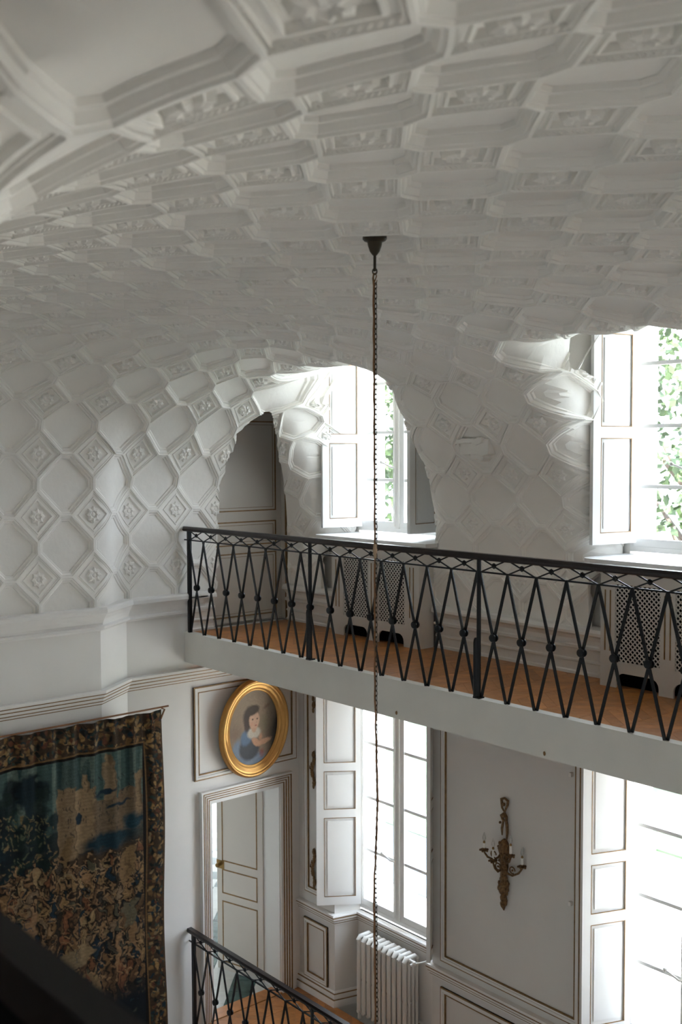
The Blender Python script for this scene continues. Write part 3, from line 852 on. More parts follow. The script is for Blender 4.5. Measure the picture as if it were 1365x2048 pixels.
# ------------------------------------------------------------------ radiator covers of the gallery
def cover(root, x0, x1, grilles, holes):
    yf = 6.50; zt = .83
    def P(n, mb, m=PANELW): return hang(mb.build(n, m, root), root)
    b = MB(); th = .018
    xs_ = [x0] + sum([[a, b2] for a, b2 in grilles], []) + [x1]
    zg0, zg1 = .19, .745
    for i in range(0, len(xs_), 2): b.box(xs_[i], xs_[i + 1], yf, yf + th, .11, zt)
    for a, b2 in grilles: b.box(a, b2, yf, yf + th, zg1, zt); b.box(a, b2, yf, yf + th, .11, zg0)
    hx_ = [x0] + sum([[a, b2] for a, b2 in holes], []) + [x1]
    for i in range(0, len(hx_), 2): b.box(hx_[i], hx_[i + 1], yf, yf + th, 0, .11)
    for a, b2 in holes:       # rounded upper corners of the feet cut-outs
        for sx, cx in ((1, a), (-1, b2)):
            pts = [(cx, .11), (cx, .045)] + [(cx + sx * .065 * (1 - math.cos(t)), .045 + .065 * math.sin(t)) for t in (.4, .8, 1.2, 1.57)]
            vs = [(px, yf, pz) for px, pz in pts] + [(px, yf + th, pz) for px, pz in pts]; n = len(pts)
            b.add(vs, [tuple(range(n)), tuple(reversed(range(n, 2 * n)))] + [(k, (k + 1) % n, n + (k + 1) % n, n + k) for k in range(n)])
    b.box(x0, x0 + th, yf + th, 6.68, 0, zt); b.box(x1 - th, x1, yf + th, 6.68, 0, zt); b.box(x0 - .01, x1 + .01, yf - .01, 6.70, zt, zt + .02)
    P('cover_box', b)
    P('shade_sheet', MB().box(x0 + .03, x1 - .03, yf + .09, yf + .10, .0, zt - .01), BLACK)  # black sheet added to paint the shade behind grilles and foot cut-outs
    for a, b2 in grilles:
        g = MB(); s = .0265; wd = .008
        # crossed laths at 45 degrees, clipped to the opening
        w = b2 - a; hh = zg1 - zg0; k = -hh
        for sg in (1, -1):
            c0 = -hh
            while c0 < w:
                # line x = c0 + t, z = t   (sg=1) or mirrored
                t0 = max(0, -c0); t1 = min(hh, w - c0)
                if t1 - t0 > .01:
                    xa, xb = c0 + t0, c0 + t1
                    if sg < 0: xa, xb = w - xa, w - xb
                    g.bar((a + xa, yf + .004 + (.003 if sg > 0 else 0), zg0 + t0), (a + xb, yf + .004 + (.003 if sg > 0 else 0), zg0 + t1), wd, .005)
                c0 += s * math.sqrt(2)
        P('lattice', g)
    st = MB(); stm = MB().box(-.005, .005, yf - .003, yf + .001, .26, .70).mesh('gilt_flute', GOLD)
    edges = [(x0, grilles[0][0])] + [(grilles[i][1], grilles[i + 1][0]) for i in range(len(grilles) - 1)] + [(grilles[-1][1], x1)]
    for a, b2 in edges:
        c = (a + b2) / 2
        for q in (-.022, .022): fo3 = put('gilt_flute', stm, root); hang(fo3, root); fo3.location = (c + q, 0, 0); label(fo3, 'gilded flute')
c1 = thing('radiator_cover', 'cream radiator cover with two lattice grilles under the small arched window', 'radiator cover', (-7.2, 6.6, 0))
cover(c1, -7.78, -6.62, [(-7.62, -7.275), (-7.14, -6.80)], [(-7.615, -7.285), (-7.14, -6.81)])
c2 = thing('radiator_cover', 'cream radiator cover with lattice grilles under the tall window by the frame edge', 'radiator cover', (-4.1, 6.6, 0))
cover(c2, -4.745, -3.50, [(-4.62, -4.25), (-4.13, -3.76)], [(-4.61, -4.255), (-4.14, -3.78)])

# ------------------------------------------------------------------ column radiator of the lower gallery
rd = thing('column_radiator', 'white cast iron column radiator in the lower window recess', 'radiator', (-7.5, 6.95, F0))
sec = MB(); nC = 4
for k in range(nC):
    yy = -.075 + .05 * k
    b_ = len(sec.v); sec.lathe([(.0165, .06), (.0165, .78)], (0, yy, 0), 'z', 10)
    for q in range(b_, len(sec.v)): x, y, z = sec.v[q]; sec.v[q] = (x * 1.5, y, z)
sec.tube([(0, -.092, .06), (0, -.05, .05), (0, .05, .05), (0, .092, .06)], [.018, .024, .024, .018], 8)
sec.tube([(0, -.095, .77), (0, -.055, .80), (0, .055, .80), (0, .095, .77)], [.017, .025, .025, .017], 8)
sec.tube([(0, -.09, .36), (0, .09, .36)], .009, 6)
sec.tube([(-.036, -.03, .79), (.036, -.03, .79)], .018, 8); sec.tube([(-.036, -.03, .07), (.036, -.03, .07)], .018, 8)
sme = sec.mesh('section', RADW, True, 50)
for k in range(10):
    o = put('section', sme, rd); hang(o, rd); o.location = (-7.835 + .072 * k, 6.945, F0 + .02)
lg = MB()
for x in (-7.835, -7.187):
    for yy in (6.875, 7.015): lg.tube([(x, yy, F0), (x, yy, F0 + .08)], [.018, .014], 8)
hang(lg.build('foot', RADW, rd, True), rd)
vv = MB(); vv.tube([(-7.15, 6.915, F0 + .81), (-7.08, 6.915, F0 + .81)], .016, 8); vv.ball((-7.09, 6.90, F0 + .81), .024, 8, 5); vv.tube([(-7.09, 6.90, F0 + .81), (-7.10, 6.86, F0 + .80)], .014, 8)
vv.tube([(-7.08, 6.915, F0 + .81), (-7.02, 6.97, F0 + .83), (-6.98, 7.10, F0 + .86)], .009, 8)
label(hang(vv.build('valve', RADW, rd, True), rd), 'white valve and pipe')

# ------------------------------------------------------------------ wall sconce
sx, sz = -5.93, -1.7
sc = thing('wall_sconce', 'bronze wall sconce with ribbon top and candle bulbs between the lower windows', 'sconce', (sx, YB, -1.7))
def PS(n, mb, m=BRONZE, lab=None):
    o = hang(mb.build(n, m, sc, True), sc)
    if lab: label(o, lab)
    return o
def zz(y): return pick(1021, y, 1, YB - .03).z
r1 = MB(); yb = YB - .025
zt_, zk = zz(1600), zz(1632)
for s in (-1, 1):
    r1.tube([(sx, yb, zz(1600)), (sx + s * .035, yb, zz(1604)), (sx + s * .032, yb, zz(1612)), (sx + s * .022, yb - .008, zz(1620)), (sx + s * .003, yb, zz(1628))], [.009, .013, .012, .009, .007], 7)
    r1.tube([(sx + s * .004, yb, zz(1630)), (sx + s * .028, yb - .01, zz(1636)), (sx + s * .02, yb, zz(1644)), (sx, yb, zz(1646))], [.008, .013, .012, .006], 7)
r1.ball((sx, yb - .012, zz(1634)), .022, 8, 5); r1.ball((sx, yb - .012, zz(1612)), .016, 8, 5)
r1.tube([(sx - .012, yb, zz(1645)), (sx - .022, yb - .006, zz(1662)), (sx - .026, yb, zz(1676))], [.010, .011, .006], 7)
r1.tube([(sx + .014, yb, zz(1640)), (sx + .034, yb - .008, zz(1652)), (sx + .030, yb, zz(1668)), (sx + .022, yb, zz(1684))], [.011, .014, .013, .006], 7)
r1.ball((sx - .05, yb, zz(1652)), .012, 6, 4)
PS('ribbon', r1)
bp_ = MB()
prof = [(1682, .012), (1690, .040), (1700, .052), (1712, .045), (1722, .040), (1740, .034), (1755, .030), (1765, .030), (1772, .046), (1778, .040), (1784, .050), (1790, .036), (1796, .022), (1806, .028), (1813, .032), (1818, .022), (1826, .004)]
bp_.tube([(sx + (.006 * math.sin(p[0] * .21)), yb - .004, zz(p[0])) for p in prof], [p[1] for p in prof], 10)
rr2 = random.Random(3)
for k in range(46):
    y = rr2.uniform(1686, 1820); rad = np.interp(y, [p[0] for p in prof], [p[1] for p in prof]); a = rr2.uniform(0, PI)
    bp_.ball((sx + rad * math.cos(a), yb - .004 - rad * math.sin(a), zz(y)), rr2.uniform(.007, .014), 6, 4, (1, 1, rr2.uniform(1, 2)))
PS('backplate', bp_)
def arm(px, py_cup, yw, lift, bulb=True):
    c = pick(px, py_cup, 1, yw); c = Vector((c.x, yw, c.z)); root = Vector((sx, yb - .02, c.z - .055)); mid = root.lerp(c, .5)
    a = MB(); a.tube([root, root.lerp(c, .25) + Vector((0, 0, -.055)), mid + Vector((0, 0, -.075)), root.lerp(c, .82) + Vector((0, 0, -.055)), root.lerp(c, .98) + Vector((0, 0, -.02)), c], [.011, .010, .009, .009, .008, .010], 7)
    loop = [mid + Vector((.028 * math.cos(t), 0, -.03 + .028 * math.sin(t))) for t in np.linspace(0, 5.2, 12)]
    a.tube(loop, .006, 6); a.ball(tuple(mid + Vector((0, 0, -.03))), .010, 6, 4)
    a.lathe([(.006, -.012), (.030, -.004), (.034, .006), (.026, .002), (.014, .004), (.013, .02)], c, 'z', 10)
    for k in range(5): t = k * 1.257; a.ball((c.x + .033 * math.cos(t), c.y + .033 * math.sin(t), c.z), .010, 6, 4)
    ao = PS('arm', a)
    k = MB().tube([(c.x, c.y, c.z + .005), (c.x, c.y, c.z + lift)], .0115, 10).build('candle_sleeve', WAX, ao, True); label(k, 'ivory candle sleeve')
    if bulb:
        q = MB(); b0 = c.z + lift
        q.lathe([(.006, 0), (.012, .012), (.0155, .030), (.012, .050), (.005, .072), (.001, .082)], (c.x, c.y, b0 + .012), 'z', 10)
        label(q.build('bulb', BULB, ao, True), 'clear flame bulb')
        MB().lathe([(.010, 0), (.010, .014), (.005, .018)], (c.x, c.y, b0), 'z', 8).build('bulb_socket', BRASS, ao)
arm(969, 1700, 6.60, .06, True); arm(987, 1722, 6.70, .10, True); arm(1022, 1712, 6.68, .085, True); arm(1045, 1734, 6.815, .075, True)

# ------------------------------------------------------------------ painting helper
def canvas(Wd, Hd, c): a = np.zeros((Hd, Wd, 3)); a[:] = lin(c); return a
def blend(img, mask, col): mk = np.clip(mask, 0, 1)[..., None]; img[:] = img * (1 - mk) + np.array(col) * mk
# ------------------------------------------------------------------ oval portrait
pt = thing('oval_portrait', 'oval gilt framed painting of a dark haired child in a blue dress above the door', 'painting', (XL, 6.22, -1.035))
pt.rotation_euler = (0, 0, 0)
cy_, cz_ = 6.235, -1.03; A, B = .415, .50
def oval(mb, prof, n=72):
    """prof: list of (inset, out)"""
    base_ = len(mb.v)
    for ins, out in prof:
        for k in range(n):
            t = 2 * PI * k / n; zq = (B - ins) * math.sin(t)
            mb.v.append((XL + out + .03 + .06 * (zq + B) / (2 * B), cy_ + (A - ins) * math.cos(t), cz_ + zq))
    for i in range(len(prof) - 1):
        for k in range(n): a = base_ + i * n; mb.f.append((a + k, a + (k + 1) % n, a + n + (k + 1) % n, a + n + k))
m = MB(); oval(m, [(.03, -.02), (.0, .0), (.0, .035), (.01, .05), (.022, .056), (.034, .052), (.042, .040), (.052, .040), (.060, .034), (.082, .022), (.092, .024), (.098, .020), (.108, .012), (.118, .014), (.124, .010), (.124, -.004), (.03, -.02)])
fo = hang(m.build('picture_frame', GILT, pt, True, 40), pt)
NR, NT = 110, 90
yy_, xx_ = np.mgrid[0:NR, 0:NT]; u = (xx_ / (NT - 1) * 2 - 1); v = -(yy_ / (NR - 1) * 2 - 1)
img = canvas(NT, NR, (150, 128, 105))
def ell(cx, cy, rx, ry, soft=.25, ang=0.):
    du = u - cx; dv = v - cy; c, s = math.cos(ang), math.sin(ang); a = (du * c + dv * s) / rx; b = (-du * s + dv * c) / ry
    return np.clip((1 - np.hypot(a, b)) / soft, 0, 1)
blend(img, ell(-.3, .8, 1.1, .7, .9) * .6, lin((160, 142, 118))); blend(img, ell(1.1, -.4, .75, 1.4, .6), lin((50, 42, 34)))
blend(img, ell(.75, .65, .35, .5, .8) * .7, lin((88, 80, 62))); blend(img, ell(-.75, -.1, .4, .35, .9) * .6, lin((115, 88, 68))); blend(img, ell(.45, .1, .3, .35, .8) * .5, lin((120, 118, 88)))
blend(img, ell(.52, .52, .22, .06, .8, .4) * .7, lin((90, 66, 50)))
blend(img, ell(-.1, -.98, .80, .42, .3), lin((120, 132, 150))); blend(img, ell(-.70, -.6, .22, .45, .4, -.3), lin((130, 142, 158)))
blend(img, ell(-.15, -.52, .46, .36, .2), lin((66, 68, 74))); blend(img, ell(-.28, -.22, .3, .24, .3, .5), lin((98, 118, 142))); blend(img, ell(.02, -.14, .32, .18, .3), lin((202, 190, 172)))
blend(img, ell(.02, .02, .13, .18, .3), lin((196, 158, 130)))
blend(img, ell(-.12, .30, .36, .34, .25), lin((70, 54, 42))); blend(img, ell(-.28, .10, .14, .24, .4), lin((72, 54, 42)))
blend(img, ell(.02, .20, .235, .27, .18), lin((206, 166, 138))); blend(img, ell(-.04, .46, .30, .15, .3, .2), lin((74, 58, 44)))
for ex in (-.05, .14): blend(img, ell(ex, .22, .045, .028, .5), lin((70, 48, 38)))
blend(img, ell(.09, .05, .06, .022, .5), lin((165, 84, 72))); blend(img, ell(.11, .14, .03, .03, .8) * .5, lin((170, 126, 100))); blend(img, ell(-.08, .10, .09, .08, .9) * .35, lin((200, 120, 98)))
blend(img, ell(.12, -.40, .24, .11, .3, -.5), lin((202, 156, 124))); blend(img, ell(.42, -.42, .36, .085, .3, .15), lin((204, 158, 126))); blend(img, ell(.30, -.28, .08, .12, .4), lin((198, 150, 120)))
blend(img, ell(.36, -.72, .12, .16, .6) * .7, lin((140, 62, 50))); blend(img, ell(-.02, -.88, .5, .07, .6, .3) * .5, lin((150, 160, 175)))
rg = np.random.RandomState(4); img *= .8 * (1 + .05 * rg.randn(NR, NT, 1))
NRAD, NANG = 46, 96; V = []; F = []; Cc = []
def samp(a, b): 
    x = int(round((a + 1) / 2 * (NT - 1))); y = int(round((1 - (b + 1) / 2) * (NR - 1))); return img[min(max(y, 0), NR - 1), min(max(x, 0), NT - 1)]
for q in range(NRAD + 1):
    for k in range(NANG):
        t = 2 * PI * k / NANG; rr = q / NRAD; a, b = rr * math.cos(t), rr * math.sin(t); zq = b * (B - .118)
        V.append((XL + .034 + .06 * (zq + B) / (2 * B), cy_ + a * (A - .118), cz_ + zq)); Cc.append(samp(a, b))
for q in range(NRAD):
    for k in range(NANG): a = q * NANG; F.append((a + k, a + (k + 1) % NANG, a + NANG + (k + 1) % NANG, a + NANG + k))
def painted(name, V, F, C, m_, parent, smooth=True):
    me = bpy.data.meshes.new(name); me.from_pydata(V, [], F); me.materials.append(m_); me.update()
    at = me.color_attributes.new('print', 'FLOAT_COLOR', 'POINT'); arr = np.ones((len(V), 4)); arr[:, :3] = np.clip(np.array(C), 0, 1); at.data.foreach_set('color', arr.ravel())
    if smooth: me.polygons.foreach_set('use_smooth', [True] * len(me.polygons))
    return put(name, me, parent)
cv = painted('canvas', V, F, Cc, attr_mat('oil_paint', .5), pt); hang(cv, pt); label(cv, 'painted child with short dark hair in blue')

# ------------------------------------------------------------------ tapestry
tp = thing('tapestry', 'large old woven tapestry of castle and crowd with leafy border on the left wall', 'tapestry', (-8.36, 4.0, -3.9))
TW, TH = 320, 440; ty0, ty1, tz1, tz0 = 2.7, 5.01, -.60, -3.95
yy_, xx_ = np.mgrid[0:TH, 0:TW]
Yw = ty0 + (ty1 - ty0) * xx_ / (TW - 1); Zw = tz1 + (tz0 - tz1) * yy_ / (TH - 1)
img = canvas(TW, TH, (66, 52, 38)); rg = np.random.RandomState(11)
def noise(sx_, sy_, seed):
    r = np.random.RandomState(seed); h_, w2 = int(TH / sy_) + 3, int(TW / sx_) + 3; g = r.rand(h_, w2)
    fy = yy_ / sy_; fx = xx_ / sx_; y0_ = fy.astype(int); x0_ = fx.astype(int); ty = fy - y0_; tx = fx - x0_; ty = ty * ty * (3 - 2 * ty); tx = tx * tx * (3 - 2 * tx)
    return (g[y0_, x0_] * (1 - tx) + g[y0_, x0_ + 1] * tx) * (1 - ty) + (g[y0_ + 1, x0_] * (1 - tx) + g[y0_ + 1, x0_ + 1] * tx) * ty
WARP = [0.0]
n1 = noise(9, 9, 21) - .5 + .6 * (noise(4, 4, 22) - .5); n2 = noise(9, 9, 23) - .5 + .6 * (noise(4, 4, 24) - .5)
def te(cy, cz, ry, rz, soft=.3, ang=0.):
    du = Yw - cy + WARP[0] * n1; dv = Zw - cz + WARP[0] * 1.3 * n2; c, s = math.cos(ang), math.sin(ang); a = (du * c + dv * s) / ry; b = (-du * s + dv * c) / rz
    return np.clip((1 - np.hypot(a, b)) / soft, 0, 1)
def tr(a0, a1, z0, z1, soft=.01):
    yq = Yw + WARP[0] * n1; zq = Zw + WARP[0] * n2
    return np.clip(np.minimum(np.minimum(yq - a0, a1 - yq), np.minimum(zq - z0, z1 - zq)) / soft, 0, 1)
# sky with vertical streaks
blend(img, np.clip((Zw + 1.75) / .3, 0, 1), lin((62, 82, 78))); blend(img, (noise(6, 90, 1) > .55) * np.clip((Zw + 1.6) / .3, 0, 1) * .45, lin((112, 124, 112)))
blend(img, (noise(9, 60, 2) > .6) * np.clip((Zw + 1.5) / .3, 0, 1) * .5, lin((34, 54, 58)))
# trees left
WARP[0] = .06
for k in range(110):
    a, z = rg.uniform(3.3, 3.98), rg.uniform(-2.0, -1.0)
    if a > 3.9 and z > -1.3: continue
    blend(img, te(a, z, rg.uniform(.04, .13), rg.uniform(.05, .14), .4) * .85, lin([(14, 26, 30), (20, 36, 42), (24, 38, 34), (12, 20, 24)][k % 4]))
for k in range(260): blend(img, te(rg.uniform(3.3, 3.95), rg.uniform(-2.0, -1.25), .012, .016, .5) * .8, lin([(110, 104, 72), (84, 92, 70), (130, 108, 72)][k % 3]))
WARP[0] = .035
# castle
ST = [(136, 112, 84), (150, 124, 92), (112, 92, 70)]
for q, (a0, a1, z0, z1) in enumerate([(3.98, 4.16, -1.75, -1.12), (4.14, 4.34, -1.7, -1.16), (4.30, 4.62, -1.62, -1.28), (4.41, 4.53, -1.3, -.96), (4.44, 4.50, -1.0, -.90), (4.56, 4.78, -1.62, -1.22), (4.72, 4.80, -1.6, -1.10), (4.20, 4.28, -1.2, -1.04)]):
    blend(img, tr(a0, a1, z0, z1) * .9, lin(ST[q % 3])); blend(img, tr(a1 - .03, a1, z0, z1) * .6, lin((74, 60, 46)))
for k in range(90): blend(img, tr(*(lambda a, z: (a, a + .012, z, z + .03))(rg.uniform(4.0, 4.76), rg.uniform(-1.65, -1.1)), .004) * .8, lin((40, 42, 44)))
for z in (-1.30, -1.42, -1.52): blend(img, tr(4.3, 4.78, z, z + .008, .004) * .7, lin((66, 52, 40)))
for cy, cz, ry in ((4.42, -1.23, .14), (4.55, -1.36, .15), (4.72, -1.56, .12)): blend(img, te(cy, cz, ry, .022, .4, .25), lin((26, 44, 56)))
blend(img, te(4.17, -1.42, .045, .055, .2), lin((28, 44, 56)))
blend(img, te(4.45, -1.66, .33, .10, .5), lin((24, 48, 58))); blend(img, te(4.7, -1.55, .12, .1, .5), lin((30, 56, 66)))
blend(img, te(4.02, -1.75, .05, .25, .3, -.4), lin((120, 96, 66)))
# crowd: many draped, outlined figures
WARP[0] = .07
mk = tr(2.7, 4.85, -3.1, -1.78, .12)
blend(img, mk * .85, lin((46, 38, 30)))
PALS = [(136, 108, 72), (112, 84, 54), (92, 68, 46), (150, 124, 88), (70, 62, 50), (30, 46, 56), (98, 74, 50), (126, 104, 80), (24, 34, 42), (84, 78, 62), (120, 78, 52)]
for row in range(8):
    z = -1.85 - row * .15
    for k in range(30):
        a = 3.1 + k * .06 + rg.uniform(-.03, .03); zz0 = z + rg.uniform(-.05, .05); hgt = .07 + row * .009; an = rg.uniform(-.5, .5)
        c = lin(PALS[rg.randint(len(PALS))]); blend(img, te(a, zz0, .042, hgt, .12, an), lin((22, 18, 16))); blend(img, te(a, zz0, .034, hgt - .012, .25, an) * .95, c)
        for s in range(3): blend(img, te(a + rg.uniform(-.02, .02), zz0 + rg.uniform(-.05, .05), .006, hgt * .6, .5, an + rg.uniform(-.2, .2)) * .7, np.array(c) * rg.choice([.45, 1.5]))
        blend(img, te(a + an * .05, zz0 + hgt + .01, .020, .026, .3), lin([(150, 118, 84), (132, 100, 70)][k % 2])); blend(img, te(a + an * .05, zz0 + hgt + .028, .021, .014, .3), lin((44, 32, 24)))
        b = a + rg.uniform(-.05, .05); blend(img, te(b, zz0 + rg.uniform(-.02, .08), .05, .010, .3, rg.uniform(-.9, .9)) * .9, lin((146, 114, 80)))
        blend(img, te(a + .012, zz0 - hgt - .05, .012, .07, .3, rg.uniform(-.3, .3)) * .9, lin((142, 112, 78)))
# pale horse, sail, bare legs, bodies seen near the middle
blend(img, te(4.10, -2.62, .17, .10, .15, .3), lin((122, 104, 78))); blend(img, te(4.22, -2.58, .07, .10, .2), lin((140, 118, 88))); blend(img, te(4.02, -2.84, .022, .14, .3, -.3), lin((124, 102, 74))); blend(img, te(4.28, -2.85, .02, .14, .3, .5), lin((124, 102, 74))); blend(img, te(4.16, -2.93, .13, .014, .4, .2), lin((128, 104, 76)))
blend(img, te(4.63, -1.93, .075, .17, .12, -.25), lin((128, 102, 70))); blend(img, te(4.63, -1.93, .012, .15, .5, -.25) * .6, lin((80, 60, 42)))
blend(img, te(4.52, -2.70, .03, .22, .2, -.1), lin((144, 110, 76))); blend(img, te(4.70, -2.60, .03, .2, .2, .2), lin((136, 106, 74))); blend(img, te(4.66, -2.35, .07, .12, .2), lin((104, 96, 76))); blend(img, te(3.72, -2.25, .05, .20, .2, -.15), lin((140, 108, 78)))
for k, (a, z, an) in enumerate([(4.05, -1.90, .25), (4.3, -1.88, -.25)]): blend(img, te(a, z, .12, .013, .4, an), lin((146, 124, 92)))
for k in range(60): blend(img, te(rg.uniform(3.2, 4.8), rg.uniform(-2.6, -1.75), .004, rg.uniform(.04, .13), .5, rg.uniform(-.5, .5)) * .8, lin([(150, 126, 92), (24, 20, 18), (38, 60, 72)][k % 3]))
WARP[0] = .03
# dark blue-green ground with leaves
blend(img, np.clip((-2.92 - Zw) / .2, 0, 1) * np.clip((Yw - 4.15 + (Zw + 3.0) * .6) / .25, 0, 1), lin((18, 24, 30))); blend(img, np.clip((-3.2 - Zw) / .15, 0, 1), lin((20, 24, 28)))
for k in range(110): blend(img, te(rg.uniform(3.2, 4.8), rg.uniform(-3.95, -3.0), rg.uniform(.01, .04), rg.uniform(.006, .014), .5, rg.uniform(-1, 1)) * .8, lin([(38, 60, 66), (66, 74, 62), (90, 78, 56), (30, 48, 56)][k % 4]))
# dark inner line and floral border
inn = np.minimum(4.815 - Yw, -.865 - (Zw + 0.0 * Yw)); bord = inn < 0
blend(img, (inn < .022) * 1.0, lin((20, 14, 12))); img[bord] = lin((62, 48, 34))
blend(img, ((inn < -.0) & (inn > -.018)) * 1.0, lin((112, 84, 52)))
for k in range(1300):
    if k % 2: a, z = rg.uniform(4.845, 5.0), rg.uniform(-3.95, -.62)
    else: a, z = rg.uniform(2.7, 5.0), rg.uniform(-.85, -.61)
    c = [(128, 98, 60), (106, 80, 50), (28, 46, 54), (22, 22, 22), (150, 118, 74), (48, 62, 56), (92, 56, 38), (30, 30, 28), (134, 112, 82)][rg.randint(9)]
    blend_m = te(a, z, rg.uniform(.010, .028), rg.uniform(.010, .028), .3, rg.uniform(-1, 1)) * bord * (inn < -.02)
    ys, xs2 = np.nonzero(blend_m); 
    if len(ys): img[ys, xs2] = img[ys, xs2] * (1 - blend_m[ys, xs2][:, None]) + np.array(lin(c)) * blend_m[ys, xs2][:, None]
blend(img, (Yw > 4.995) * .8, lin((84, 64, 44)))
img *= (.80 + .35 * noise(2.2, 1.6, 7))[..., None]; img *= (1 + .10 * (((yy_ // 2) % 2) - .5))[..., None]; img *= .85
fold = .010 * np.sin(Yw * 31) * np.clip((Zw - tz0) / 3, .2, 1) + .006 * np.sin(Yw * 67 + 1) * np.clip((Zw + 1.8) / 1.2, 0, 1)
Xw = -8.365 + fold; zt2 = Zw + .006 * np.sin(Yw * 23) * np.clip((Zw + 1.2) / .6, 0, 1); yt2 = Yw + .012 * np.sin(Zw * 3.1) * (Yw > 4.8)
V = np.stack([Xw, yt2, zt2], -1).reshape(-1, 3).tolist(); F = [(r * TW + c, r * TW + c + 1, (r + 1) * TW + c + 1, (r + 1) * TW + c) for r in range(TH - 1) for c in range(TW - 1)]
cl = painted('cloth', V, F, img.reshape(-1, 3), attr_mat('weave', .9, .4, 160), tp); hang(cl, tp); label(cl, 'faded weave in brown, ochre and blue')
rod = MB().tube([(-8.37, 2.6, -.592), (-8.37, 5.07, -.575)], .008, 8); rod.tube([(-8.37, 5.0, -.585), (-8.37, 5.03, -.60), (-8.37, 4.99, -.68)], .008, 6)
hang(rod.build('hanging_rod', OAKB, tp), tp)

# ------------------------------------------------------------------ hanging chain
cp = pick(750, 474, 2, 2.70); cx, cyy = cp.x, cp.y
ch = thing('hanging_chain', 'long dark lantern chain with brown cord hanging from a bronze ceiling cup', 'chain', (cx, cyy, 2.70))
DARKB = mat('dark_bronze', (.045, .035, .022), .4, .6)
cu = MB().lathe([(.056, .02), (.058, -.005), (.050, -.014), (.036, -.018), (.033, -.035), (.024, -.062), (.012, -.078), (.007, -.082), (.007, -.15), (.004, -.155)], (cx, cyy, 2.695), 'z', 20)
hang(cu.build('ceiling_cup', DARKB, ch, True), ch)
def zc(y): return pick(750, y, 1, cyy).z
ey = MB(); z0 = zc(543); ring = [(cx + .010 * math.cos(t) * rt.x, cyy + .010 * math.cos(t) * rt.y, z0 + .014 * math.sin(t)) for t in np.linspace(0, 2 * PI, 13)[:-1]]
ey.tube(ring, .0035, 6, True); hang(ey.build('eye', DARKB, ch), ch)
hk = MB(); rx, ry = rt.x, rt.y
def hp(a, z): return (cx + rx * a, cyy + ry * a, z)
hk.tube([hp(-.006, zc(571)), hp(-.008, zc(556)), hp(-.005, zc(547)), hp(.004, zc(546)), hp(.008, zc(552)), hp(.002, zc(560)), hp(-.004, zc(567)), hp(.000, zc(572)), hp(.006, zc(568)), hp(.011, zc(560))], [.004, .005, .004, .003, .003, .003, .003, .003, .003, .002], 6)
hang(hk.build('hook', BRONZE, ch), ch)
Lk = .0236; link = MB(); pts = []
for t in np.linspace(0, 2 * PI, 13)[:-1]: pts.append((.0062 * math.cos(t) * (rx * .8 + ry * .6), .0062 * math.cos(t) * (ry * .8 - rx * .6), .0150 * math.sin(t)))
link.tube(pts, .0021, 5, True); la = link.mesh('link', DARKB, True)
link = MB(); pts = [(.0062 * math.cos(t) * (rx * .6 - ry * .8), .0062 * math.cos(t) * (ry * .6 + rx * .8), .0150 * math.sin(t)) for t in np.linspace(0, 2 * PI, 13)[:-1]]
link.tube(pts, .0021, 5, True); lb = link.mesh('link', DARKB, True)
ztop, zbot = zc(572), -3.5; n = int((ztop - zbot) / Lk)
def sway(z): # slight bends of chain where the cord pulls it
    y_ = 905 + (1.69 - z) * FPX / 5.14
    return (np.interp(y_, [540, 1000, 1090, 1390, 1530, 1620, 1740, 1860, 2048, 2300], [0, 0, 0, -.001, .000, .004, -.006, -.003, 0, 0]))
for k in range(n):
    z = ztop - k * Lk; a = .004 + sway(z); o = put('link', la if k % 2 == 0 else lb, ch); hang(o, ch); o.location = (cx + rx * a, cyy + ry * a, z)
pts = []; z = ztop + .03; k = 0
while z > zbot:
    y_ = 905 + (1.69 - z) * FPX / 5.14
    a = np.interp(y_, [540, 900, 1090, 1390, 1530, 1600, 1680, 1800, 1900, 2048, 2300], [-.006, -.004, -.002, -.003, .004, .010, .004, -.010, -.008, -.004, 0]) + .0012 * math.sin(k * 1.3)
    pts.append((cx + rx * a, cyy + ry * a, z)); z -= .03; k += 1
CORD = mat('brown_cord', (.22, .10, .04), .8)
hang(MB().tube(pts, .0050, 6).build('cord', CORD, ch), ch)
tpe = MB().tube([hp(-.001, zc(1088)), hp(-.001, zc(1100)), hp(-.001, zc(1116))], [.008, .0105, .007], 8); label(hang(tpe.build('cord_splice', mat('buff_tape', (.42, .30, .20), .8), ch), ch), 'taped splice in the cord')

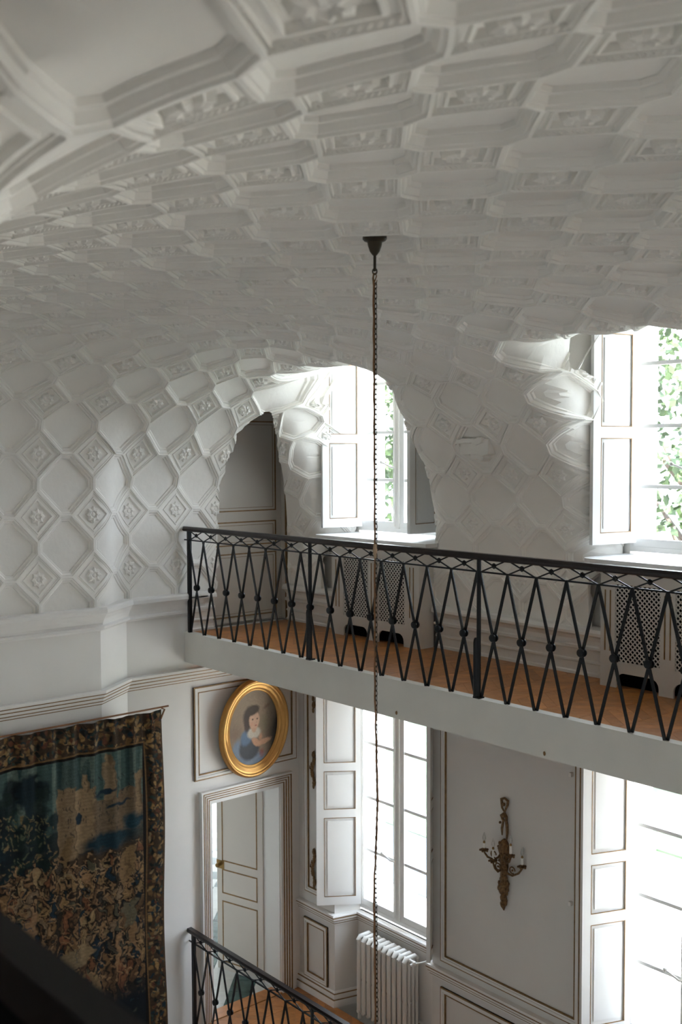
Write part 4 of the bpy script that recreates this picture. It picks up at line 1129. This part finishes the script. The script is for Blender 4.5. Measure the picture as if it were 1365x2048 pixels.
# ------------------------------------------------------------------ outside: gravel, lawn, trees
def ground():
    g = struct(MB().box(-60, 40, 7.6, 90, -4.6, -4.4).build('ground', mat('pale_gravel', (.62, .60, .55), .9, bump=.3, bscale=40, var=.08, vscale=5)))
    MB().box(-60, -9.3, 10.3, 11.9, -4.41, -4.37).build('gravel_path', mat('grey_path', (.035, .050, .065), .7, var=.15, vscale=3), g)
    MB().box(-60, -9.3, 11.9, 14.2, -4.41, -4.36).box(-60, 40, 14.2, 90, -4.41, -4.36).build('lawn', mat('lawn', (.030, .052, .028), .9, var=.5, vscale=1.5), g)
ground()
LEAF = mat('leaf', (.035, .060, .020), .6, var=.4, vscale=2.0); LEAFB = mat('leaf_autumn', (.07, .055, .025), .6, var=.5, vscale=2.0)
BARK = mat('bark', (.08, .06, .045), .9, bump=.5)
def tree(x, y, h, rad, lab, seed, m=LEAF, n=5200):
    t = thing('tree', lab, 'tree', (x, y, -4.37), 'trees outside the windows')
    r = random.Random(seed); tr_ = MB(); tr_.tube([(x, y, -4.4), (x + .1, y, -4.4 + h * .3), (x - .1, y + .1, -4.4 + h * .75)], [.26, .2, .07], 10)
    for k in range(9):
        a = r.uniform(0, 2 * PI); z = -4.4 + h * r.uniform(.25, .6); tr_.tube([(x, y, z), (x + rad * .5 * math.cos(a), y + rad * .5 * math.sin(a), z + h * .15)], [.08, .03], 6)
    hang(tr_.build('trunk', BARK, t, True), t)
    c = MB(); blobs = [(r.uniform(-.6, .6) * rad, r.uniform(-.6, .6) * rad, r.uniform(.2, .95) * h, r.uniform(.3, .5) * rad) for _ in range(22)]
    for k in range(n):
        b = blobs[k % len(blobs)]; d = Vector((r.gauss(0, 1), r.gauss(0, 1), r.gauss(0, 1))).normalized() * b[3] * r.uniform(.6, 1.0)
        p = Vector((x + b[0], y + b[1], -4.4 + b[2])) + d; s = r.uniform(.07, .13); q = Vector((r.gauss(0, 1), r.gauss(0, 1), r.gauss(0, 1))).normalized(); w = q.orthogonal().normalized() * s * .6; q = q * s
        c.v += [tuple(p - q), tuple(p + w), tuple(p + q), tuple(p - w)]; b0 = len(c.v) - 4; c.f.append((b0, b0 + 1, b0 + 2, b0 + 3))
    me = bpy.data.meshes.new('foliage'); me.from_pydata(c.v, [], c.f); me.materials.append(m); me.update()
    fo_ = put('foliage', me, t); hang(fo_, t); fo_['kind'] = 'stuff'
tree(-11.2, 18.5, 9.5, 2.4, 'leafy green tree outside the tall gallery window', 1)
tree(-6.2, 17.5, 9.0, 2.0, 'leafy tree with reddish patches outside the tall gallery window', 2, LEAFB, 3600)
tree(-21.5, 20.5, 9.0, 1.7, 'slim green tree outside the arched gallery window', 3)
